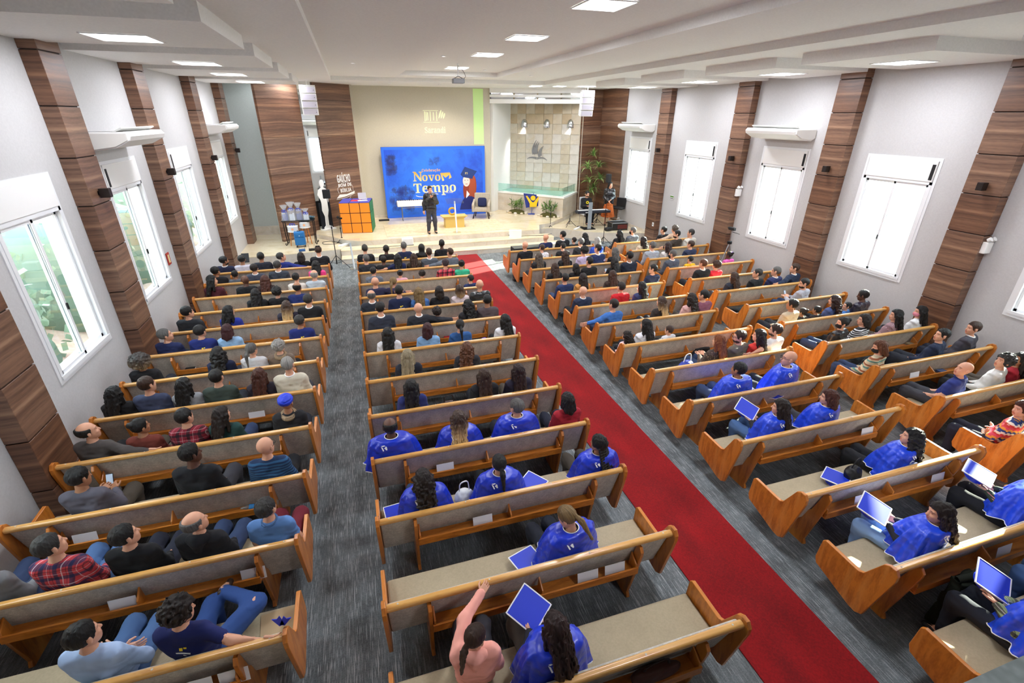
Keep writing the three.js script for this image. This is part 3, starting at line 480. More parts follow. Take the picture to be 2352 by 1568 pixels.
// hair styles in head space
function hairField(style) {
  const n = (a, s, o = 0) => (x, y, z) => a * (vn3(x * s + 30 + o, y * s * 0.35 + 30, z * s + 30) - 0.5), curl = (a, s) => (x, y, z) => a * (vn3(x * s + 30, y * s + 30, z * s + 30) - 0.5);
  const scalp = (t, tz = t) => ell(0, 0.038, 0.022, 0.079 + t, 0.092 + t, 0.097 + tz);
  const faceCut = (x, y, z, top = 0.075, back = -0.035) => Math.min(top + z * 0.15 - y, back - z + (y > 0 ? y * -0.35 : y * 0.1) ) ;   // > 0 inside the face opening
  const cut = (d, x, y, z, nape, o = {}) => Math.max(d, faceCut(x, y, z, o.top, o.back), nape - y - Math.max(0, z) * 0.35 + Math.max(0, -z) * 0.9);
  if (style === 'short' || style === 'bandana') { const s = scalp(0.01, 0.008), w = n(0.012, 90); return (x, y, z) => Math.max(cut(s(x, y, z) + w(x, y, z), x, y, z, -0.035), Math.abs(x) > 0.07 && Math.abs(z - 0.01) < 0.03 ? 0.006 - y * 0.2 : -1); }
  if (style === 'balding') { const s = scalp(0.009), w = n(0.01, 90); return (x, y, z) => Math.max(cut(s(x, y, z) + w(x, y, z), x, y, z, -0.035, { back: -0.01 }), y - 0.062 - Math.max(0, z) * 0.25); }
  if (style === 'curly') { const s = scalp(0.028), w = curl(0.045, 45); return (x, y, z) => cut(s(x, y, z) + w(x, y, z), x, y, z, -0.06); }
  if (style === 'afro') { const s = ell(0, 0.04, 0.03, 0.16, 0.155, 0.16), w = curl(0.05, 38); return (x, y, z) => Math.max(s(x, y, z) + w(x, y, z), faceCut(x, y, z, 0.06, -0.05)); }
  const s = scalp(0.016), w = n(0.018, 70);
  const base = (x, y, z) => cut(s(x, y, z) + w(x, y, z), x, y, z, -0.07);
  const bun = (cx, cy, cz, r) => { const e = ell(cx, cy, cz, r, r * 0.9, r), q = n(0.012, 60, 9); return (x, y, z) => e(x, y, z) + q(x, y, z); };
  if (style === 'bun') { const b = bun(0, 0.09, 0.115, 0.045); return (x, y, z) => Math.min(cut(s(x, y, z) + 0.006 + w(x, y, z) * 0.6, x, y, z, -0.05), b(x, y, z)); }
  if (style === 'pony') { const b = uni([cap([0, 0.03, 0.115, 0, -0.04, 0.155, 0.022, 0.03]), cap([0, -0.04, 0.16, 0.01, -0.26, 0.19, 0.034, 0.016])], 0.02), q = n(0.016, 90); return (x, y, z) => Math.min(cut(s(x, y, z) + 0.006 + w(x, y, z) * 0.5, x, y, z, -0.06), b(x, y, z) + q(x, y, z)); }
  if (style === 'braids') { const bs = []; for (let i = -4; i <= 4; i++) bs.push(cap([i * 0.02, 0.0, 0.1 - Math.abs(i) * 0.008, i * 0.026, -0.34 + (i % 2) * 0.03, 0.185, 0.014, 0.011])); return (x, y, z) => { let d = base(x, y, z); for (const b of bs) d = Math.min(d, b(x, y, z) + 0.003 * Math.sin(y * 180)); return d; }; }
  const locks = (len, wid, thick, a, sc, isCurl) => { const push = clamp((len - 0.12) * 0.45, 0, 0.06); const f = [cap([-0.045 * wid, 0.01, 0.06, -0.06 * wid, -len, 0.1 + push, 0.055 * thick, 0.04 * thick]), cap([0.045 * wid, 0.01, 0.06, 0.06 * wid, -len, 0.1 + push, 0.055 * thick, 0.04 * thick]), cap([0, 0.02, 0.07, 0, -len - 0.03, 0.115 + push, 0.06 * thick, 0.042 * thick]), cap([-0.075 * wid, 0.02, 0.0, -0.088 * wid, -len * 0.72, 0.03, 0.03 * thick, 0.026 * thick]), cap([0.075 * wid, 0.02, 0.0, 0.088 * wid, -len * 0.72, 0.03, 0.03 * thick, 0.026 * thick])], u = uni(f, 0.03), q = isCurl ? curl(a, sc) : n(a, sc); return (x, y, z) => Math.min(base(x, y, z), Math.max(u(x, y, z) + q(x, y, z), faceCut(x, y, z, 0.07, -0.045))); };
  if (style === 'long') return locks(0.3, 1.22, 0.98, 0.03, 75, false);
  if (style === 'curlylong') return locks(0.25, 1.2, 1.15, 0.05, 38, true);
  if (style === 'bob') return locks(0.115, 1.02, 1.0, 0.02, 75, false);
  if (style === 'turban') { const t = ell(0, 0.075, 0.03, 0.105, 0.085, 0.118), k = ell(0, 0.09, 0.13, 0.05, 0.04, 0.04); return (x, y, z) => Math.max(smin(t(x, y, z), k(x, y, z), 0.03) + 0.006 * Math.sin((x * 0.6 + y + z * 0.4) * 150), faceCut(x, y, z, 0.055, -0.02)); }
  if (style === 'hood') { const t = ell(0, 0.03, 0.03, 0.11, 0.125, 0.125), k = cap([0, -0.1, 0.06, 0, -0.2, 0.07, 0.1, 0.13]); return (x, y, z) => Math.max(smin(t(x, y, z), k(x, y, z), 0.05), faceCut(x, y, z, 0.08, -0.04)); }
  return base;
}
function hairGeo(style, lod) {
  return memo('hair' + style + lod, () => { const g = nets(hairField(style), [-0.2, -0.4, -0.15], [0.2, 0.23, 0.26], [0.0132, 0.018, 0.009][lod]); const p = g.attributes.position, uv = g.attributes.uv; for (let i = 0; i < p.count; i++) uv.setXY(i, Math.atan2(p.getX(i), p.getZ(i) + 0.02) * 1.4, p.getY(i) * 1.2); return g; });
}
// cloth, hair and skin materials
const hairT = tex(256, 256, (u, v) => { const k = 0.6 + 0.5 * vn(u * 110, v * 3 + vn(u * 8, v * 4, 8, 4), 110, 3) + 0.2 * (vn(u * 30, v * 2, 30, 2) - 0.5); return [k * 205, k * 205, k * 205]; });
const ombT = (a, b, y0, y1) => tex(128, 128, (u, v) => { const y = (v > 0.5 ? v - 1 : v) / 1.2, k = clamp((y1 - y) / (y1 - y0) + (vn(u * 40, v * 6, 40, 6) - 0.5) * 0.5, 0, 1), q = 0.75 + 0.4 * vn(u * 60, v * 3, 60, 3); return mix(a, b, k).map((c) => c * q); });
const HC = { k: 0x17120f, db: 0x2f1d13, b: 0x573722, a: 0x6b3019, r: 0x561820, rb: 0x40201a, g: 0x8b8884, dg: 0x4a4744, w: 0xdcd8d0, bl: 0xb8945c, pl: 0xdcc9a0, gi: 0xb8642a, cb: 0x8c5430, gb: 0x7c6c5c, u: 0x1c3cd0 };
const hairMat = (c) => memo('hm' + c, () => c === 'o' ? std(0xffffff, 0.5, { map: ombT([62, 40, 26], [206, 172, 118], -0.2, 0.02) }) : c === 't' ? std(0xffffff, 0.6, { map: ombT([40, 30, 24], [176, 150, 110], -0.12, 0.12) }) : c === 'u' ? phy(HC.u, 0.55, { sheen: 0.3 }) : phy(HC[c], 0.52, { map: hairT, bumpMap: hairT, bumpScale: 0.004 }));
const skinMat = memo('skin', () => [0xd9a183, 0xa87454, 0x5e3c2c].map((c) => phy(c, 0.5, { vertexColors: true })));
const foldT = tex(256, 256, (u, v) => { const k = 255 * (0.6 * vn(u * 7 + 2 * vn(u * 3, v * 3, 3, 3), v * 11, 7, 11) + 0.4 * vn(u * 14, v * 18, 14, 18)); return [k, k, k]; }, { srgb: false, rep: [1.6, 1.6] });
const rgb = (h) => [h >> 16 & 255, h >> 8 & 255, h & 255];
const plaidT = (a, b, c, n) => tex(256, 256, (u, v) => { const s = (t) => { const q = (t * n) % 1; return q < 0.28 ? 1 : q > 0.5 && q < 0.56 ? 2 : q > 0.8 && q < 0.83 ? 3 : 0; }, x = s(u), y = s(v); let o = a; if (x === 1 || y === 1) o = mix(a, b, x === 1 && y === 1 ? 0.95 : 0.6); if (x === 2 || y === 2) o = mix(o, c, 0.75); if (x === 3 || y === 3) o = mix(o, [10, 10, 20], 0.5); return o; });
const stripeT = (cols, n) => tex(4, 256, (u, v) => cols[Math.floor(((v * n) % 1) * cols.length)]);
const florT = (a, list, n) => { seed = 99; const pts = [...Array(160)].map(() => [rnd(), rnd(), rnd(0.008, 0.022), list[rnd(list.length) | 0]]); return tex(256, 256, (u, v) => { for (const p of pts) { const dx = Math.min(Math.abs(u - p[0]), 1 - Math.abs(u - p[0])), dy = Math.min(Math.abs(v - p[1]), 1 - Math.abs(v - p[1])); if (dx * dx + dy * dy < p[2] * p[2]) return p[3]; } return a; }, { rep: [3, 3] }); };
const teeT = (h) => ctex(512, 512, (x, w) => { x.fillStyle = '#' + h; x.fillRect(0, 0, w, w); x.translate(w / 2, w / 2); x.fillStyle = '#f2d630'; x.fillRect(-26, -52, 22, 26); x.fillRect(2, -56, 20, 14); x.fillStyle = '#ffffff'; x.fillRect(-52, -14, 104, 14); x.beginPath(); x.arc(0, 22, 13, 0, 7); x.fill(); });
function topMat(kind, h) {
  return memo('tm' + kind + h, () => {
    const c = parseInt(h, 16), b = { bumpMap: foldT, bumpScale: 0.022 };
    if (kind === 'plaid') return phy(0xffffff, 0.9, { map: plaidT(rgb(c), [30, 16, 26], [222, 214, 208], 8), ...b });
    if (kind === 'plaid2') return phy(0xffffff, 0.9, { map: plaidT([198, 62, 70], [34, 42, 84], [232, 226, 228], 9), ...b });
    if (kind === 'stripe') return phy(0xffffff, 0.9, { map: stripeT([[22, 46, 82], [40, 88, 128]], 26), ...b });
    if (kind === 'bw') return phy(0xffffff, 0.9, { map: stripeT([[232, 232, 236], [24, 24, 28]], 22), ...b });
    if (kind === 'stripe2') return phy(0xffffff, 0.9, { map: stripeT([[206, 192, 160], [206, 192, 160], [96, 150, 140], [206, 192, 160], [150, 90, 60]], 7), ...b });
    if (kind === 'knit') return phy(0xffffff, 0.95, { map: tex(128, 128, (u, v) => [[196, 58, 52], [232, 220, 200], [44, 64, 120], [224, 150, 60], [210, 70, 90]][Math.floor(v * 15 + (Math.abs(((u * 8) % 1) - 0.5) > 0.25 ? 0.5 : 0)) % 5], { rep: [2, 2] }), ...b });
    if (kind === 'floral') return phy(0xffffff, 0.9, { map: florT(rgb(c), [[196, 170, 140], [120, 96, 80]]), ...b });
    if (kind === 'floral2') return phy(0xffffff, 0.9, { map: florT(rgb(c), [[226, 196, 200], [70, 50, 60], [180, 110, 120]]), ...b });
    if (kind === 'dots') return phy(0xffffff, 0.9, { map: florT(rgb(c), [[60, 60, 80]]), ...b });
    if (kind === 'gown') return phy(c, 0.32, { sheen: 0.6, sheenRoughness: 0.35, sheenColor: new THREE.Color(0x7fa0ff), clearcoat: 0.2, clearcoatRoughness: 0.4, ...b });
    if (kind === 'leather') return phy(c, 0.32, { clearcoat: 0.3, ...b });
    return phy(c, kind === 'suit' ? 0.85 : 0.92, { sheen: 0.15, ...b });
  });
}
const teeMat = (h) => memo('tee' + h, () => { const t = teeT(h); t.wrapS = t.wrapT = THREE.ClampToEdgeWrapping; t.repeat.set(1.6, 1.6); t.offset.set(0.5 - 0.24, 0.5 - 0.62); return phy(0xffffff, 0.92, { map: t, bumpMap: foldT, bumpScale: 0.012 }); });
const pantsMat = (c) => memo('pm' + c, () => phy(c, 0.9, { bumpMap: foldT, bumpScale: 0.012 }));
const PC = [0x20242e, 0x15161a, 0x2c3d5e, 0x3a3a40, 0x1c2030, 0x4a4238];
const shoeMat = [std(0x151416, 0.5), std(0x3a2a20, 0.5), std(0xdadada, 0.6)];

function bodyGeo(key, k, lod, hs, yaw, pitch, skinHands = true) {      // one skin surface: trunk and limbs with head and hands joined on
  const base = memo('body' + key + lod, () => { const g = nets(bodyField(k), k.lo, k.hi, [0.038, 0.048][lod]); g.setAttribute('color', new THREE.BufferAttribute(new Float32Array(g.attributes.position.count * 3).fill(1), 3)); return g; });
  const hd = headGeo(lod).clone().scale(hs, hs, hs).applyMatrix4(headM(k, yaw, pitch));
  const list = [base, hd];
  k.arms.forEach((A) => { const d = V(A.wr[0] - A.el[0], A.wr[1] - A.el[1], A.wr[2] - A.el[2]).normalize(); const h = handGeo.clone(); if (A.s > 0) { h.scale(-1, 1, 1); const p = h.attributes.position.array, n = h.attributes.normal.array; for (let i = 0; i < p.length; i += 9) for (let q = 0; q < 3; q++) { [p[i + 3 + q], p[i + 6 + q]] = [p[i + 6 + q], p[i + 3 + q]]; [n[i + 3 + q], n[i + 6 + q]] = [n[i + 6 + q], n[i + 3 + q]]; } } h.applyQuaternion(new THREE.Quaternion().setFromUnitVectors(V(0, 1, 0), d)).translate(A.wr[0] - d.x * 0.012, A.wr[1] - d.y * 0.012, A.wr[2] - d.z * 0.012); h.setAttribute('color', new THREE.BufferAttribute(new Float32Array(h.attributes.position.count * 3).fill(1), 3)); list.push(h); });
  return mergeGeometries(list.map((g) => { const c = g.index ? g.toNonIndexed() : g; return c; }));
}
function headM(k, yaw, pitch) { const m = new THREE.Matrix4().makeRotationFromEuler(new THREE.Euler(pitch, -yaw, 0, 'YXZ')), p = V(0, -0.09, 0.02), q = p.clone().applyMatrix4(m); return m.setPosition(k.head[0] + (p.x - q.x), k.head[1] + (p.y - q.y), k.head[2] + (p.z - q.z)); }
// builds one figure inside a group: body, garments, shoes, hair and what the description names
function figure(g, o) {
  const { k, key, lod, hair, hc, skin, top, tc, yaw, pitch, desc, hs, bare } = o, rad = Math.PI / 180;
  put('body', bodyGeo(key, k, lod, hs, yaw * rad, pitch * rad), skinMat[skin], g);
  const kind = ['suit', 'hoodie', 'leather'].includes(top) ? 'suit' : 'shirt', tk = kind + (bare ? 'b' : '');
  const cell = [0.026, 0.034][lod];
  put(top === 'suit' || top === 'leather' ? 'jacket' : 'shirt', memo('top' + key + tk + lod, () => nets(topField(k, kind, bare), k.lo, k.hi, cell)), top === 'tee' ? teeMat(tc) : top === 'gown' ? topMat(/floral/.test(desc) ? 'floral2' : /check/.test(desc) ? 'plaid' : 'shirt', /orange/.test(desc) ? 'e08a3c' : /floral/.test(desc) ? '2c3a2c' : /check/.test(desc) ? '8a9a70' : '22222a') : topMat(top === 'vest' || top === 'polo' ? 'shirt' : top, tc), g);
  if (!o.noLegs) put('trousers', memo('leg' + key + lod, () => nets(legField(k), k.lo, k.hi, [0.032, 0.042][lod])), pantsMat(o.pants), g);
  k.legs.forEach((l) => { const s = put('shoe', shoeGeo, shoeMat[o.shoe || 0], g); s.position.set(l.ank[0], l.ank[1] - 0.045, l.ank[2]); });
  const hm = headM(k, yaw * rad, pitch * rad), headNode = (name, geo, mat) => { const m = put(name, geo, mat, g); m.matrixAutoUpdate = true; const q = new THREE.Quaternion(), p = V(), s = V(); hm.decompose(p, q, s); m.position.copy(p); m.quaternion.copy(q); m.scale.setScalar(hs); return m; };
  if (hair !== 'bald') headNode(hair === 'turban' ? 'turban' : hair === 'hood' ? 'hood' : hair === 'bandana' ? 'bandana' : 'hair', hairGeo(hair, o.fine ? 2 : lod), hair === 'bandana' ? topMat('floral2', '141418') : hairMat(hc));
  if (/glasses/.test(desc)) headNode('glasses', memo('gls', () => merge([new THREE.TorusGeometry(0.022, 0.0025, 5, 14).translate(0.031, 0.008, -0.1), new THREE.TorusGeometry(0.022, 0.0025, 5, 14).translate(-0.031, 0.008, -0.1), bar([0.053, 0.01, -0.1], [0.083, 0.012, 0.0], 0.0025), bar([-0.053, 0.01, -0.1], [-0.083, 0.012, 0.0], 0.0025), bar([0.009, 0.01, -0.1], [-0.009, 0.01, -0.1], 0.002)])), M.black);
  if (/mask/.test(desc)) headNode('face_mask', memo('msk', () => { const e = ell(0, -0.05, -0.025, 0.07, 0.068, 0.085); return nets((x, y, z) => Math.max(e(x, y, z), y + 0.012, -0.115 - y, z + 0.015), [-0.1, -0.13, -0.14], [0.1, 0.01, 0.01], 0.01); }), /pink/.test(desc) ? std(0xe08a9a, 0.9) : /blue mask/.test(desc) ? std(0x3a6ad0, 0.9) : std(0x18181a, 0.9));
  if (/beard/.test(desc)) headNode('beard', memo('brd', () => { const e = ell(0, -0.058, -0.024, 0.064, 0.068, 0.076), w = (x, y, z) => 0.01 * vn3(x * 80 + 9, y * 80 + 9, z * 80 + 9); return nets((x, y, z) => Math.max(e(x, y, z) + w(x, y, z), y + 0.028 - Math.max(0, z + 0.04) * 0.6, z - 0.02), [-0.1, -0.15, -0.14], [0.1, 0.04, 0.04], 0.009); }), hairMat(hc));
  if (/bow/.test(desc)) headNode('hair_bow', merge([ell2(0.03, 0.02, 0.015, 0.03, 0.12, 0.09), ell2(0.03, 0.02, 0.015, -0.03, 0.12, 0.09), sph(0.014, 0, 0.12, 0.09, 6)]), /purple/.test(desc) ? std(0x7a4ab0, 0.8) : M.black);
  const n = k.neck, ring = (r, t, y) => new THREE.TorusGeometry(r, t, 6, 18).rotateX(Math.PI / 2 + 0.25).translate(n[0], y, n[2]);
  if (/suit|white collar|blazer/.test(desc) && o.sex === 'm') put('collar', memo('col' + key.replace(/[a-z]+/i, (s) => s), () => ring(0.062, 0.012, n[1] + 0.055)), M.white, g);
  if (top === 'polo') put('collar', ring(0.07, 0.016, n[1] + 0.04), topMat('shirt', tc), g);
  if (top === 'hoodie') put('hood', memo('hd' + key, () => { const e = uni([cap([-0.08, n[1] + 0.01, n[2] + 0.03, 0.08, n[1] + 0.01, n[2] + 0.03, 0.05, 0.05]), cap([0, n[1], n[2] + 0.06, 0, n[1] - 0.1, n[2] + 0.08, 0.075, 0.04])], 0.04); return nets(e, [-0.2, n[1] - 0.2, n[2] - 0.1], [0.2, n[1] + 0.1, n[2] + 0.25], 0.018); }), topMat('shirt', tc), g);
  if (/fur scarf|leopard/.test(desc)) put('scarf', memo('scf' + key, () => { const e = new THREE.TorusGeometry(0.085, 0.035, 10, 28).rotateX(Math.PI / 2 + 0.3).translate(n[0], n[1] + 0.02, n[2]); return e; }), topMat('floral', 'a08a6c'), g);
  if (top === 'gown') {
    const C = memo('cape' + (o.capeSeed | 0), () => capeGeo(o.capeSeed | 0)), cm = put('gown', C[0], topMat('gown', tc), g); put('piping', C[1], M.white, cm);
    put('emblem', emblemGeo, M.white, cm); if (/bending/.test(desc)) cm.scale.set(1.1, 1, 1);
  }
}
// satin cape: rings from the collar over the shoulders to a scalloped hem, with white piping
function capeGeo(sd) {
  const prof = [[0.08, 0.075, 0.075, 0.614], [0.13, 0.1, 0.1, 0.61], [0.208, 0.128, 0.138, 0.605], [0.276, 0.147, 0.195, 0.55], [0.32, 0.142, 0.26, 0.42], [0.345, 0.135, 0.31, 0.28], [0.375, 0.13, 0.335, 0.17]], NT = 72, NR = 22, pos = [], idx = [], at = (t, th) => {
    const q = t * (prof.length - 1), i = Math.min(prof.length - 2, q | 0), f = q - i, L = (n) => { const a = prof[Math.max(0, i - 1)][n], b = prof[i][n], c = prof[i + 1][n], d = prof[Math.min(prof.length - 1, i + 2)][n]; return 0.5 * (2 * b + (c - a) * f + (2 * a - 5 * b + 4 * c - d) * f * f + (3 * b - a - 3 * c + d) * f * f * f); };
    const s = Math.sin(th), c = Math.cos(th), w = Math.pow(t, 1.4), fold = 1 + w * (0.08 * Math.sin(th * 9 + sd * 2.1) + 0.07 * Math.sin(th * 5 + sd) + 0.045 * Math.sin(th * 16 + sd * 3)) * (c > 0.5 ? 0.4 : 1), ruf = 0.012 * (vn3(s * 4 + 20 + sd, t * 5 + 20, c * 4 + 20) - 0.5) * t * 2, cr = 1 - 0.075 * Math.sqrt(t) * Math.pow(Math.abs(Math.sin(th * 6.5 + sd * 1.3 + 4 * vn3(s * 2 + 7, t * 2.5 + sd, c * 2 + 7))), 3) * (t > 0.25 ? 1 : 0.3);
    return [s * L(0) * fold * cr, L(3) - (c < 0 ? -c * w * 0.06 : 0) + ruf + w * 0.03 * Math.sin(th * 3 + sd), 0.118 + c * (c > 0 ? L(1) : L(2)) * fold * (c > 0 ? (cr + 1) / 2 : cr)];
  };
  for (let r = 0; r <= NR; r++) for (let i = 0; i < NT; i++) pos.push(...at(r / NR, i / NT * Math.PI * 2));
  for (let r = 0; r < NR; r++) for (let i = 0; i < NT; i++) { const a = r * NT + i, b = r * NT + (i + 1) % NT, c = a + NT, d = b + NT; idx.push(a, c, b, b, c, d); }
  const n = pos.length / 3; for (let i = 0; i < n; i++) pos.push(pos[3 * i] * 0.985, pos[3 * i + 1] - 0.006, (pos[3 * i + 2] - 0.118) * 0.97 + 0.118);
  const m = idx.length; for (let i = 0; i < m; i += 3) idx.push(n + idx[i], n + idx[i + 2], n + idx[i + 1]);
  const g = new THREE.BufferGeometry(); g.setAttribute('position', new THREE.Float32BufferAttribute(pos, 3)); g.setIndex(idx); g.computeVertexNormals();
  const uv = new Float32Array(pos.length / 3 * 2); for (let i = 0; i < uv.length / 2; i++) { uv[2 * i] = pos[3 * i] + pos[3 * i + 2] * 0.6; uv[2 * i + 1] = pos[3 * i + 1]; } g.setAttribute('uv', new THREE.BufferAttribute(uv, 2));
  const hem = [...Array(NT)].map((_, i) => at(1, i / NT * Math.PI * 2)), neck = [...Array(16)].map((_, i) => at(0, i / 16 * Math.PI * 2));
  return [g, merge([tube(hem, 0.006, 96, 5, true), tube(neck, 0.006, 32, 5, true)])];
}
const emblemGeo = memo('emb', () => merge([prism([[-0.03, 0.034], [0.034, 0.034], [0.014, 0.02], [-0.016, 0.02]], 0.004, 0), prism([[-0.034, 0.028], [-0.02, -0.034], [-0.007, -0.034], [-0.014, 0.006]], 0.004, 0), prism([[0.034, 0.028], [0.034, -0.03], [0.022, -0.034], [0.0, 0.0], [0.012, 0.004]], 0.004, 0)]).rotateX(-0.5).rotateZ(0.12).translate(-0.1, 0.545, 0.256));
function ell2(rx, ry, rz, x, y, z) { return new THREE.SphereGeometry(1, 10, 7).scale(rx, ry, rz).translate(x, y, z); }
function backOf(f, x, y) { for (let z = 0.5; z > -0.3; z -= 0.004) if (f(x, y, z) < 0) return z + 0.002; return 0.2; }
